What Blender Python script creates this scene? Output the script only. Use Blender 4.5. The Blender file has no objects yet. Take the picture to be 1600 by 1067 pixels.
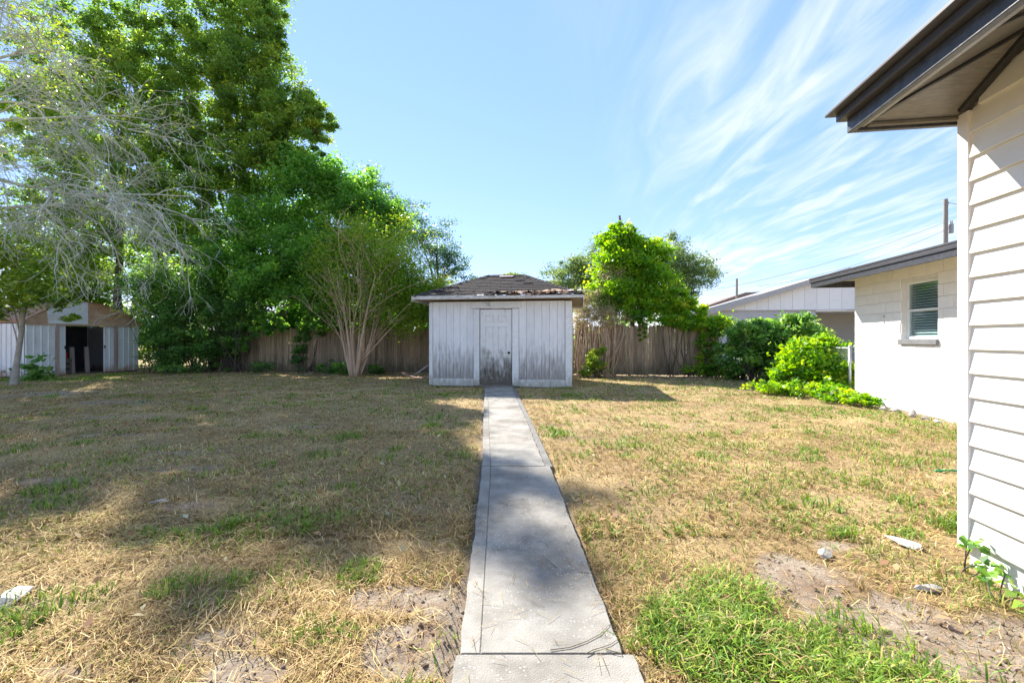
import bpy, math, random
import numpy as np
from mathutils import Vector, Matrix
random.seed(7)
R = math.radians
scene = bpy.context.scene
col = scene.collection

# ------------------------------------------------------------------ camera, world, sun, exposure
FPX = 711.0; CAMH = 1.3; HZ = 530.0
cam = bpy.data.cameras.new('camera'); camo = bpy.data.objects.new('camera', cam); col.objects.link(camo)
cam.sensor_width = 36; cam.lens = 36 * FPX / 1600; cam.clip_start = .02; cam.clip_end = 2000
cam.shift_y = -(533.5 - HZ) / 1600
camo.location = (0, 0, CAMH); camo.rotation_euler = (R(90), 0, 0)
scene.camera = camo

SUN_DIR = Vector((-.555, .832, 0)).normalized(); SUN_EL = R(40.5)
SKY_STR = .080; EXPOSURE = 2.1; SUN_STR = 3.2
world = bpy.data.worlds.new('World'); scene.world = world; world.use_nodes = True
def build_world():
    nt = world.node_tree; N = nt.nodes; L = nt.links; N.clear()
    def nd(t, **k):
        n = N.new(t)
        for a, b in k.items(): setattr(n, a, b)
        return n
    def m(op, a, b=None, c=None):
        n = nd('ShaderNodeMath', operation=op)
        for i, v in enumerate((a, b, c)):
            if v is None: continue
            if isinstance(v, (int, float)): n.inputs[i].default_value = v
            else: L.new(v, n.inputs[i])
        return n.outputs[0]
    def sstep(x, lo, hi, a=0., b=1.):
        n = nd('ShaderNodeMapRange', interpolation_type='SMOOTHSTEP')
        L.new(x, n.inputs[0])
        for i, v in zip((1, 2, 3, 4), (lo, hi, a, b)): n.inputs[i].default_value = v
        return n.outputs[0]
    out = nd('ShaderNodeOutputWorld'); bg = nd('ShaderNodeBackground')
    sky = nd('ShaderNodeTexSky', sky_type='NISHITA'); sky.sun_disc = False
    sky.sun_elevation = SUN_EL
    sky.sun_rotation = math.atan2(SUN_DIR.x, SUN_DIR.y)
    sky.air_density = 1.0; sky.dust_density = .0; sky.ozone_density = 1.6
    tc = nd('ShaderNodeTexCoord'); sp = nd('ShaderNodeSeparateXYZ'); L.new(tc.outputs['Generated'], sp.inputs[0])
    X, Y, Z = sp.outputs
    zc = m('MAXIMUM', Z, .03)
    u = m('DIVIDE', X, zc); v = m('DIVIDE', Y, zc)
    # high cirrus on a plane overhead, fibres running away from the yard
    u2 = m('SUBTRACT', u, m('MULTIPLY', v, .10))
    cv = nd('ShaderNodeCombineXYZ'); L.new(m('MULTIPLY', u2, 3.0), cv.inputs[0]); L.new(m('MULTIPLY', v, .62), cv.inputs[1])
    n1 = nd('ShaderNodeTexNoise'); n1.inputs['Scale'].default_value = 1.5; n1.inputs['Detail'].default_value = 7
    n1.inputs['Roughness'].default_value = .56; n1.inputs['Distortion'].default_value = .9
    L.new(cv.outputs[0], n1.inputs['Vector'])
    cv2 = nd('ShaderNodeCombineXYZ'); L.new(u2, cv2.inputs[0]); L.new(m('MULTIPLY', v, .5), cv2.inputs[1]); cv2.inputs[2].default_value = 3.7
    n2 = nd('ShaderNodeTexNoise'); n2.inputs['Scale'].default_value = .9; n2.inputs['Detail'].default_value = 3
    L.new(cv2.outputs[0], n2.inputs['Vector'])
    field = sstep(m('SUBTRACT', u, m('MULTIPLY', v, .35)), -.55, .5)  # edge slanted so added cirrus covers the unseen sky behind, as fill light
    a = m('ADD', m('MULTIPLY', n1.outputs[0], .72), m('MULTIPLY', n2.outputs[0], .42))
    ci = m('MULTIPLY', sstep(a, .45, .86), field)
    ci = m('MULTIPLY', ci, .82)
    # low fair-weather cloud near the horizon, all the way round
    mp = nd('ShaderNodeMapping'); mp.inputs['Scale'].default_value = (5, 5, 11); mp.inputs['Location'].default_value = (2.3, .4, .2)
    L.new(tc.outputs['Generated'], mp.inputs[0])
    n3 = nd('ShaderNodeTexNoise'); n3.inputs['Scale'].default_value = 1.4; n3.inputs['Detail'].default_value = 7; L.new(mp.outputs[0], n3.inputs['Vector'])
    cu = m('MULTIPLY', sstep(n3.outputs[0], .50, .60), sstep(Z, .05, .15, 1., 0.))
    cu = m('MULTIPLY', cu, .8)
    mask = m('MAXIMUM', ci, cu)
    tint = nd('ShaderNodeMixRGB', blend_type='MULTIPLY'); tint.inputs[0].default_value = 1; tint.inputs[2].default_value = (.90, .80, .95, 1)
    L.new(sky.outputs[0], tint.inputs[1])
    mix = nd('ShaderNodeMixRGB'); L.new(mask, mix.inputs[0]); 
    even = nd('ShaderNodeMixRGB'); even.inputs[0].default_value = .6; L.new(tint.outputs[0], even.inputs[1]); even.inputs[2].default_value = (1.1, 1.98, 3.4, 1)     # flat blue mixed in to even the dome and add fill light behind the camera
    L.new(even.outputs[0], mix.inputs[1]); mix.inputs[2].default_value = (3.7, 3.8, 3.9, 1)
    L.new(mix.outputs[0], bg.inputs[0]); bg.inputs[1].default_value = SKY_STR
    L.new(bg.outputs[0], out.inputs[0])
build_world()
sl = bpy.data.lights.new('sun', 'SUN'); sl.energy = SUN_STR; sl.angle = R(.53); sl.color = (1, .94, .84)
so = bpy.data.objects.new('sun', sl); col.objects.link(so)
sd = (SUN_DIR * math.cos(SUN_EL) + Vector((0, 0, math.sin(SUN_EL))))
so.rotation_euler = sd.to_track_quat('Z', 'Y').to_euler(); so.location = (0, 0, 30)
vs = scene.view_settings; vs.view_transform = 'Standard'; vs.look = 'None'; vs.exposure = EXPOSURE; vs.gamma = 1
scene.render.engine = 'CYCLES'; scene.cycles.diffuse_bounces = 6; scene.cycles.max_bounces = 12; scene.cycles.transparent_max_bounces = 12

# ------------------------------------------------------------------ helpers
def G(px, py):                     # ground point behind a spot of the picture
    d = CAMH * FPX / (py - HZ); return ((px - 800) / FPX * d, d)
def rgb(*c): return (c[0], c[1], c[2], 1)
MATS = {}
def mat(name, c1, c2=None, rough=.8, scale=6., spec=.3, bump=0., bscale=60., rnd=.0, stretch=(1, 1, 1), metal=0., detail=6):
    if name in MATS: return MATS[name]
    M = bpy.data.materials.new(name); M.use_nodes = True; nt = M.node_tree; N = nt.nodes; L = nt.links
    p = N['Principled BSDF']; p.inputs['Roughness'].default_value = rough; p.inputs['Specular IOR Level'].default_value = spec; p.inputs['Metallic'].default_value = metal
    tc = N.new('ShaderNodeTexCoord'); mp = N.new('ShaderNodeMapping'); mp.inputs['Scale'].default_value = stretch; L.new(tc.outputs['Object'], mp.inputs[0])
    oi = N.new('ShaderNodeObjectInfo')
    off = N.new('ShaderNodeVectorMath'); off.operation = 'ADD'; L.new(mp.outputs[0], off.inputs[0])
    if rnd:
        mu = N.new('ShaderNodeMath'); mu.operation = 'MULTIPLY'; mu.inputs[1].default_value = 37.; L.new(oi.outputs['Random'], mu.inputs[0]); L.new(mu.outputs[0], off.inputs[1])
    nz = N.new('ShaderNodeTexNoise'); nz.inputs['Scale'].default_value = scale; nz.inputs['Detail'].default_value = detail; nz.inputs['Roughness'].default_value = .65; L.new(off.outputs[0], nz.inputs['Vector'])
    mx = N.new('ShaderNodeMixRGB'); mx.inputs[1].default_value = rgb(*c1); mx.inputs[2].default_value = rgb(*(c2 or c1))
    mr = N.new('ShaderNodeMapRange'); mr.inputs[1].default_value = .32; mr.inputs[2].default_value = .68; L.new(nz.outputs[0], mr.inputs[0]); L.new(mr.outputs[0], mx.inputs[0])
    last = mx.outputs[0]
    if rnd:
        hs = N.new('ShaderNodeHueSaturation'); mr2 = N.new('ShaderNodeMapRange'); mr2.inputs[3].default_value = 1 - rnd; mr2.inputs[4].default_value = 1 + rnd
        L.new(oi.outputs['Random'], mr2.inputs[0]); L.new(mr2.outputs[0], hs.inputs['Value']); L.new(last, hs.inputs['Color']); last = hs.outputs[0]
    L.new(last, p.inputs['Base Color'])
    if bump:
        n2 = N.new('ShaderNodeTexNoise'); n2.inputs['Scale'].default_value = bscale; n2.inputs['Detail'].default_value = 5; L.new(off.outputs[0], n2.inputs['Vector'])
        b = N.new('ShaderNodeBump'); b.inputs['Strength'].default_value = bump; b.inputs['Distance'].default_value = .01; L.new(n2.outputs[0], b.inputs['Height']); L.new(b.outputs[0], p.inputs['Normal'])
    M['col'] = 0; MATS[name] = M; return M
def stain(M, dirt, axis='Z', lo=0., hi=1., amount=.9, scale=5., stretch=(1, 1, .25), thr=(.45, .62), power=1.):
    """mildew / rust that has grown up from an edge, broken by noise (dirt with a shape of its own)"""
    nt = M.node_tree; N = nt.nodes; L = nt.links; p = N['Principled BSDF']
    src = p.inputs['Base Color'].links[0].from_socket
    tc = N.new('ShaderNodeTexCoord'); sp = N.new('ShaderNodeSeparateXYZ'); L.new(tc.outputs['Object'], sp.inputs[0])
    mr = N.new('ShaderNodeMapRange'); L.new(sp.outputs[axis], mr.inputs[0]); mr.inputs[1].default_value = lo; mr.inputs[2].default_value = hi; mr.inputs[3].default_value = 1; mr.inputs[4].default_value = 0
    mp = N.new('ShaderNodeMapping'); mp.inputs['Scale'].default_value = stretch; L.new(tc.outputs['Object'], mp.inputs[0])
    oi = N.new('ShaderNodeObjectInfo'); ad = N.new('ShaderNodeVectorMath'); ad.operation = 'ADD'; L.new(mp.outputs[0], ad.inputs[0]); L.new(oi.outputs['Location'], ad.inputs[1])
    nz = N.new('ShaderNodeTexNoise'); nz.inputs['Scale'].default_value = scale; nz.inputs['Detail'].default_value = 8; nz.inputs['Roughness'].default_value = .7; L.new(ad.outputs[0], nz.inputs['Vector'])
    ma = N.new('ShaderNodeMath'); ma.operation = 'MULTIPLY_ADD'; L.new(mr.outputs[0], ma.inputs[0]); ma.inputs[1].default_value = .55; L.new(nz.outputs[0], ma.inputs[2])
    m2 = N.new('ShaderNodeMapRange'); m2.interpolation_type = 'SMOOTHSTEP'; L.new(ma.outputs[0], m2.inputs[0]); m2.inputs[1].default_value = thr[0] + .10; m2.inputs[2].default_value = thr[1] + .42; m2.inputs[4].default_value = amount
    mx = N.new('ShaderNodeMixRGB'); L.new(m2.outputs[0], mx.inputs[0]); L.new(src, mx.inputs[1]); mx.inputs[2].default_value = rgb(*dirt)
    L.new(mx.outputs[0], p.inputs['Base Color']); return M
def leafmat(name, cols, trans=.35, rough=.42):
    M = bpy.data.materials.new(name); M.use_nodes = True; nt = M.node_tree; N = nt.nodes; L = nt.links; p = N['Principled BSDF']
    cols = [tuple(min(.5, q * 1.4) for q in c) for c in cols]
    at = N.new('ShaderNodeAttribute'); at.attribute_name = 'var'
    cr = N.new('ShaderNodeValToRGB'); e = cr.color_ramp.elements
    e[0].position = 0; e[0].color = rgb(*cols[0]); e[1].position = 1; e[1].color = rgb(*cols[-1])
    for i, c in enumerate(cols[1:-1]):
        x = e.new((i + 1) / (len(cols) - 1)); x.color = rgb(*c)
    L.new(at.outputs['Fac'], cr.inputs[0]); L.new(cr.outputs[0], p.inputs['Base Color'])
    p.inputs['Roughness'].default_value = rough; p.inputs['Specular IOR Level'].default_value = .5
    tr = N.new('ShaderNodeBsdfTranslucent'); hs = N.new('ShaderNodeHueSaturation'); hs.inputs['Value'].default_value = 1.7; hs.inputs['Hue'].default_value = .485; hs.inputs['Saturation'].default_value = 1.1
    L.new(cr.outputs[0], hs.inputs['Color']); L.new(hs.outputs[0], tr.inputs[0])
    ms = N.new('ShaderNodeMixShader'); ms.inputs[0].default_value = trans; L.new(p.outputs[0], ms.inputs[1]); L.new(tr.outputs[0], ms.inputs[2])
    L.new(ms.outputs[0], N['Material Output'].inputs[0]); return M
def colmat(name, trans=.25, rough=.7):     # colour of each blade read from the mesh
    M = bpy.data.materials.new(name); M.use_nodes = True; nt = M.node_tree; N = nt.nodes; L = nt.links; p = N['Principled BSDF']
    at = N.new('ShaderNodeAttribute'); at.attribute_name = 'tone'
    L.new(at.outputs['Color'], p.inputs['Base Color']); p.inputs['Roughness'].default_value = rough; p.inputs['Specular IOR Level'].default_value = .25
    tr = N.new('ShaderNodeBsdfTranslucent'); L.new(at.outputs['Color'], tr.inputs[0])
    ms = N.new('ShaderNodeMixShader'); ms.inputs[0].default_value = trans; L.new(p.outputs[0], ms.inputs[1]); L.new(tr.outputs[0], ms.inputs[2]); L.new(ms.outputs[0], N['Material Output'].inputs[0]); return M

def tag(o, label=None, cat=None, group=None, kind=None):
    if label: o['label'] = label
    if cat: o['category'] = cat
    if group: o['group'] = group
    if kind: o['kind'] = kind
    return o
def empty(name, loc, rz=0.):
    o = bpy.data.objects.new(name, None); col.objects.link(o); o.location = loc; o.rotation_euler = (0, 0, rz); return o
def link(name, me, m=None, parent=None, loc=(0, 0, 0), rot=(0, 0, 0), scale=(1, 1, 1)):
    o = bpy.data.objects.new(name, me); col.objects.link(o)
    if m is not None and not me.materials: me.materials.append(m)
    o.parent = parent; o.location = loc; o.rotation_euler = rot; o.scale = scale; return o
class MB:
    def __init__(s): s.v = []; s.f = []
    def add(s, v, f):
        n = len(s.v); s.v += [tuple(p) for p in v]; s.f += [tuple(i + n for i in q) for q in f]; return s
    def box(s, x0, x1, y0, y1, z0, z1, M=None):
        v = [Vector((x, y, z)) for z in (z0, z1) for y in (y0, y1) for x in (x0, x1)]
        if M is not None: v = [M @ p for p in v]
        return s.add(v, [(0, 2, 3, 1), (4, 5, 7, 6), (0, 1, 5, 4), (2, 6, 7, 3), (0, 4, 6, 2), (1, 3, 7, 5)])
    def prism(s, poly, a, b):           # poly of Vectors offset a..b (two Vectors)
        n = len(poly); v = [Vector(p) + a for p in poly] + [Vector(p) + b for p in poly]
        return s.add(v, [tuple(range(n))[::-1], tuple(range(n, 2 * n))] + [(i, (i + 1) % n, n + (i + 1) % n, n + i) for i in range(n)])
    def tube(s, pts, rad, k=6, cap=True):
        pts = [Vector(p) for p in pts]; n = len(pts)
        up = Vector((0, 0, 1)); v = []
        for i, p in enumerate(pts):
            t = (pts[min(i + 1, n - 1)] - pts[max(i - 1, 0)]).normalized()
            a = t.cross(up if abs(t.z) < .9 else Vector((1, 0, 0))).normalized(); b = t.cross(a)
            r = rad[i] if hasattr(rad, '__len__') else rad
            for j in range(k):
                w = 2 * math.pi * j / k; v.append(p + (a * math.cos(w) + b * math.sin(w)) * r)
        f = [(i * k + j, i * k + (j + 1) % k, (i + 1) * k + (j + 1) % k, (i + 1) * k + j) for i in range(n - 1) for j in range(k)]
        if cap: f += [tuple(range(k))[::-1], tuple(range((n - 1) * k, n * k))]
        return s.add(v, f)
    def mesh(s, name, m=None, smooth=False):
        me = bpy.data.meshes.new(name); me.from_pydata(s.v, [], s.f); me.update()
        if m is not None: me.materials.append(m)
        if smooth: me.polygons.foreach_set('use_smooth', [True] * len(me.polygons))
        return me
    def build(s, name, m=None, parent=None, loc=(0, 0, 0), rot=(0, 0, 0), bevel=0., smooth=False):
        o = link(name, s.mesh(name, m, smooth), None, parent, loc, rot)
        if bevel:
            b = o.modifiers.new('bevel', 'BEVEL'); b.width = bevel; b.segments = 2; b.limit_method = 'ANGLE'
        return o
def npmesh(name, V, sizes, idx, m, attrs=None):
    """fast mesh: V (n,3), sizes = vertices per face, idx = loop indices"""
    me = bpy.data.meshes.new(name); V = np.ascontiguousarray(V, np.float32)
    me.vertices.add(len(V)); me.vertices.foreach_set('co', V.ravel())
    me.loops.add(len(idx)); me.loops.foreach_set('vertex_index', np.ascontiguousarray(idx, np.int32))
    sizes = np.asarray(sizes, np.int32); st = np.concatenate(([0], np.cumsum(sizes)[:-1])).astype(np.int32)
    me.polygons.add(len(sizes)); me.polygons.foreach_set('loop_start', st)
    me.update(calc_edges=True)
    for k, (typ, a) in (attrs or {}).items():
        at = me.attributes.new(k, typ, 'FACE')
        if typ == 'FLOAT': at.data.foreach_set('value', np.ascontiguousarray(a, np.float32))
        else: at.data.foreach_set('color', np.ascontiguousarray(a, np.float32).ravel())
    me.materials.append(m); return me
def unit(a): return a / np.maximum(np.linalg.norm(a, axis=1, keepdims=True), 1e-9)
def leaves_mesh(name, C, size, var, m, rng, up=.55, ratio=.5, droop=.25):
    n = len(C); size = np.asarray(size).reshape(-1, 1) * np.ones((n, 1))
    a = rng.normal(size=(n, 3)); a[:, 2] = a[:, 2] * .6 - droop; a = unit(a)
    nr = rng.normal(size=(n, 3)); nr[:, 2] += up * 2.2; s = unit(np.cross(a, nr)); nn = unit(np.cross(s, a))
    V = np.empty((n, 4, 3)); h = size * .5; w = size * ratio * .5
    V[:, 0] = C - a * h; V[:, 1] = C + s * w + nn * w * .35 - a * h * .1; V[:, 2] = C + a * h; V[:, 3] = C - s * w + nn * w * .35 - a * h * .1
    return npmesh(name, V.reshape(-1, 3), np.full(n, 4), np.arange(n * 4), m, {'var': ('FLOAT', np.clip(var, 0, 1))})
def hashn(ix, iy, seed):
    h = np.sin(ix * 127.1 + iy * 311.7 + seed * 74.7) * 43758.5453; return h - np.floor(h)
def vnoise(x, y, seed=0):
    ix = np.floor(x); iy = np.floor(y); fx = x - ix; fy = y - iy; fx = fx * fx * (3 - 2 * fx); fy = fy * fy * (3 - 2 * fy)
    a = hashn(ix, iy, seed); b = hashn(ix + 1, iy, seed); c = hashn(ix, iy + 1, seed); d = hashn(ix + 1, iy + 1, seed)
    return (a * (1 - fx) + b * fx) * (1 - fy) + (c * (1 - fx) + d * fx) * fy
def fbm(x, y, seed=0, o=4):
    t = 0; s = 0; k = 1.
    for i in range(o): t = t + vnoise(x * k, y * k, seed + i) / k; s += 1 / k; k *= 2
    return t / s
def sm(x, a, b):
    t = np.clip((x - a) / (b - a), 0, 1); return t * t * (3 - 2 * t)

TH = -math.atan(.149)               # the whole plot is turned this much against the view
ER = Vector((math.cos(TH), math.sin(TH), 0)); EF = Vector((-math.sin(TH), math.cos(TH), 0))

# ------------------------------------------------------------------ ground
PATH_L = [(-.19, .6), (-.215, 1.9), (-.30, 4.6), (-.46, 7.35), (-.735, 12.30)]
PATH_R = [(.49, .6), (.455, 1.9), (.385, 4.6), (.27, 7.35), (.035, 12.30)]
def pathL(y): return np.interp(y, [p[1] for p in PATH_L], [p[0] for p in PATH_L])
def pathR(y): return np.interp(y, [p[1] for p in PATH_R], [p[0] for p in PATH_R])
def ell(x, y, cx, cy, rx, ry): return np.sqrt(((x - cx) / rx) ** 2 + ((y - cy) / ry) ** 2)
def bare(x, y):                      # 0..1 how bare (sand / dirt) the ground is
    n = fbm(x * 2.6, y * 2.6, 3) - .5; n2 = fbm(x * 1.1, y * 1.1, 11)
    b = np.zeros_like(x)
    for cx, cy, rx, ry in ((-.42, 1.93, .24, .22), (-.62, 2.3, .26, .16), (-.98, 1.75, .22, .14), (-.33, 2.15, .1, .4), (1.55, 2.45, .38, .34), (1.75, 2.05, .42, .4), (2.3, 1.9, .3, .4), (2.05, 2.9, .2, .15)):
        b = np.maximum(b, .95 * (1 - sm(ell(x, y, cx, cy, rx * .85, ry * .85) + n * 2.2 + (fbm(x * 9, y * 9, 17) - .5) * .9, .45, 1.25)))
    for cx, cy, rx, ry in ((-2.6, 3.6, .3, .1), (-3.3, 4.6, .5, .16), (-2.3, 2.25, .2, .12), (-1.3, 1.95, .18, .1), (-1.75, 1.8, .2, .1), (-3.9, 5.2, .5, .14), (-4.3, 4.2, .5, .12), (-5.2, 6.2, .7, .2), (-6.5, 7.8, .9, .25), (-3, 6.8, .5, .15), (-8, 9.5, 1.2, .4), (-11, 11, 1.5, .7)):
        b = np.maximum(b, .7 * (1 - sm(ell(x, y, cx, cy, rx, ry) + n * 1.6, .5, 1.3)))
    b = np.maximum(b, .75 * (1 - sm(np.abs(16.6 - .149 * x - y) + n * 1.2, .4, 1.3)))      # litter along the fence
    b = np.maximum(b, .6 * (1 - sm(np.abs((x - 6.95) - .149 * (y - 7.1)) + n, .15, .5)) * (y > 3) * (x > 4))
    b = np.maximum(b, .35 * sm(n2, .55, .7))
    e = np.minimum(np.abs(x - pathL(y)), np.abs(x - pathR(y)))
    b = np.maximum(b, (1 - sm(e + n * .05, .01, .07)) * (y < 12.4))
    return np.clip(b, 0, 1)
def gz(x, y):
    x = np.asarray(x, float); y = np.asarray(y, float)
    near = 1 - sm(np.hypot(x, y), 20, 30)
    z = ((fbm(x * .7, y * .7, 21) - .5) * .07 + (fbm(x * 3.1, y * 3.1, 5) - .5) * .05) * near
    e = np.minimum(np.abs(x - pathL(y)), np.abs(x - pathR(y)))
    z = z - .035 * (1 - sm(e, .015, .09)) * (y < 12.5)
    inside = (x > pathL(y) + .02) & (x < pathR(y) - .02) & (y < 12.5)
    z = np.where(inside, -.04, z)
    return z - .012
def ground():
    xs = np.concatenate(([-500, -200, -90, -45, -30], np.arange(-24, -6, .25), np.arange(-6, 4, .06), np.arange(4, 14, .25), [18, 30, 60, 150, 500]))
    ys = np.concatenate(([-300, -80, -20, -6, -2], np.arange(0, 7, .06), np.arange(7, 22, .2), [26, 32, 45, 80, 160, 300, 700]))
    X, Y = np.meshgrid(xs, ys); Zg = gz(X, Y); nx = len(xs); ny = len(ys)
    V = np.stack([X, Y, Zg], -1).reshape(-1, 3)
    i = (np.arange(ny - 1)[:, None] * nx + np.arange(nx - 1)[None, :]).ravel()
    idx = np.stack([i, i + 1, i + 1 + nx, i + nx], 1).ravel()
    M = bpy.data.materials.new('ground'); M.use_nodes = True; nt = M.node_tree; N = nt.nodes; L = nt.links; p = N['Principled BSDF']; p.inputs['Roughness'].default_value = .95; p.inputs['Specular IOR Level'].default_value = .1
    tc = N.new('ShaderNodeTexCoord')
    def nz(s, d=6, r=.65):
        n = N.new('ShaderNodeTexNoise'); n.inputs['Scale'].default_value = s; n.inputs['Detail'].default_value = d; n.inputs['Roughness'].default_value = r; L.new(tc.outputs['Object'], n.inputs['Vector']); return n.outputs[0]
    def ramp(x, lo, hi):
        n = N.new('ShaderNodeMapRange'); L.new(x, n.inputs[0]); n.inputs[1].default_value = lo; n.inputs[2].default_value = hi; return n.outputs[0]
    def mix(f, a, b):
        n = N.new('ShaderNodeMixRGB'); L.new(f, n.inputs[0])
        for k, v in ((1, a), (2, b)):
            if isinstance(v, tuple): n.inputs[k].default_value = rgb(*v)
            else: L.new(v, n.inputs[k])
        return n.outputs[0]
    soil = mix(ramp(nz(30, 8, .8), .3, .7), (.18, .12, .065), (.40, .29, .15))
    soil = mix(ramp(nz(1.3), .45, .62), soil, mix(ramp(nz(60, 6, .8), .3, .7), (.32, .23, .11), (.50, .38, .2)))
    sand = mix(ramp(nz(55, 8, .8), .35, .65), (.25, .20, .15), (.45, .38, .30))
    sand = mix(ramp(nz(4), .4, .62), sand, mix(ramp(nz(90, 6, .8), .3, .7), (.16, .105, .07), (.32, .235, .17)))
    at = N.new('ShaderNodeAttribute'); at.attribute_name = 'bare'
    L.new(mix(ramp(at.outputs['Fac'], .3, .8), soil, sand), p.inputs['Base Color'])
    bp = N.new('ShaderNodeBump'); bp.inputs['Strength'].default_value = .9; bp.inputs['Distance'].default_value = .025; L.new(nz(38, 9, .75), bp.inputs['Height']); L.new(bp.outputs[0], p.inputs['Normal'])
    me = npmesh('ground', V, np.full(len(i), 4), idx, M)
    a = me.attributes.new('bare', 'FLOAT', 'POINT'); a.data.foreach_set('value', bare(X, Y).ravel().astype(np.float32))
    me.polygons.foreach_set('use_smooth', [True] * len(me.polygons))
    tag(link('ground', me), kind='structure')
ground()

# ------------------------------------------------------------------ walkway
def walkway():
    con = mat('concrete', (.19, .178, .158), (.36, .34, .305), rough=.9, scale=3.2, spec=.2, bump=.5, bscale=160., rnd=.06, detail=10)
    nt = con.node_tree; N = nt.nodes; L = nt.links; p = N['Principled BSDF']; src = p.inputs['Base Color'].links[0].from_socket
    tc = N.new('ShaderNodeTexCoord')
    vo = N.new('ShaderNodeTexVoronoi'); vo.inputs['Scale'].default_value = 55; L.new(tc.outputs['Object'], vo.inputs['Vector'])        # exposed shell aggregate
    n2 = N.new('ShaderNodeTexNoise'); n2.inputs['Scale'].default_value = 2.2; n2.inputs['Detail'].default_value = 5; L.new(tc.outputs['Object'], n2.inputs['Vector'])
    r1 = N.new('ShaderNodeMapRange'); L.new(vo.outputs['Distance'], r1.inputs[0]); r1.inputs[1].default_value = .28; r1.inputs[2].default_value = .14
    r2 = N.new('ShaderNodeMapRange'); L.new(n2.outputs[0], r2.inputs[0]); r2.inputs[1].default_value = .42; r2.inputs[2].default_value = .6
    mu = N.new('ShaderNodeMath'); mu.operation = 'MULTIPLY'; L.new(r1.outputs[0], mu.inputs[0]); L.new(r2.outputs[0], mu.inputs[1])
    vc = N.new('ShaderNodeSeparateColor'); L.new(vo.outputs['Color'], vc.inputs[0])
    gt = N.new('ShaderNodeMath'); gt.operation = 'GREATER_THAN'; gt.inputs[1].default_value = .55; L.new(vc.outputs[0], gt.inputs[0])
    mu2 = N.new('ShaderNodeMath'); mu2.operation = 'MULTIPLY'; L.new(mu.outputs[0], mu2.inputs[0]); L.new(gt.outputs[0], mu2.inputs[1])
    mx = N.new('ShaderNodeMixRGB'); L.new(mu2.outputs[0], mx.inputs[0]); L.new(src, mx.inputs[1]); mx.inputs[2].default_value = rgb(.58, .56, .52)
    n4 = N.new('ShaderNodeTexNoise'); n4.inputs['Scale'].default_value = 1.1; n4.inputs['Detail'].default_value = 7; n4.inputs['Roughness'].default_value = .7; L.new(tc.outputs['Object'], n4.inputs['Vector'])
    r4 = N.new('ShaderNodeMapRange'); L.new(n4.outputs[0], r4.inputs[0]); r4.inputs[1].default_value = .48; r4.inputs[2].default_value = .68; r4.inputs[4].default_value = .75
    m4 = N.new('ShaderNodeMixRGB'); m4.blend_type = 'MULTIPLY'; L.new(r4.outputs[0], m4.inputs[0]); L.new(mx.outputs[0], m4.inputs[1]); m4.inputs[2].default_value = rgb(.5, .46, .41)
    L.new(m4.outputs[0], p.inputs['Base Color'])
    edge = mat('concrete_edge', (.14, .135, .128), (.23, .22, .205), rough=.9, scale=9, spec=.2, bump=.4, bscale=120., detail=9)
    w = empty('walkway', (0, 0, 0)); tag(w, kind='structure')
    cuts = [.55, 1.86, 4.6, 7.35, 9.9, 12.28]
    for a, b in zip(cuts[:-1], cuts[1:]):
        g = .003; ya = a + g; yb = b - g; rows = []
        n = 60
        top = .022 + random.uniform(-.004, .004)
        if a < 1: top -= .006
        st = .085 if a > 1 else 0.
        def strip(fl, fr, name, m, t):
            B = MB(); V = []; rr = random.Random(hash(name) % 7 + int(a * 10))
            for i in range(n + 1):
                y = ya + (yb - ya) * i / n; xl, xr = fl(y), fr(y)
                jl = 0
                if name == 'slab': xr += (float(vnoise(np.array(y * 9.), np.array(.5), 8)) - .5) * .016 + (float(vnoise(np.array(y * 31.), np.array(.5), 9)) - .5) * .012
                if name != 'slab' or not st: xl += (float(vnoise(np.array(y * 9.), np.array(.5), 18)) - .5) * .014 + (float(vnoise(np.array(y * 31.), np.array(.5), 19)) - .5) * .010
                V += [(xl + jl, y, -.06), (xl + jl, y, t - .006), (xl + .005 + jl, y, t), (xr - .005 + jl, y, t), (xr + jl, y, t - .006), (xr + jl, y, -.06)]
            F = [(i * 6 + j, i * 6 + j + 1, i * 6 + j + 7, i * 6 + j + 6) for i in range(n) for j in range(5)]
            F += [tuple(range(6))[::-1], tuple(range(n * 6, n * 6 + 6))]
            B.add(V, [f[::-1] for f in F]); return B.build(name, m, w)
        wd = 0.015 if a < 1 else 0
        strip(lambda y: pathL(y) + st + (.0008 if st else 0) - wd, lambda y: pathR(y) - (.05 if a > 4 else 0) + wd * 3, 'slab', con, top)
        if st: strip(lambda y: pathL(y), lambda y: pathL(y) + st, 'edge_strip', con, top - .001)
        if a > 4: strip(lambda y: pathR(y) - .045, lambda y: pathR(y) + .03, 'edge_strip', edge, top - .007)
walkway()

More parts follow.
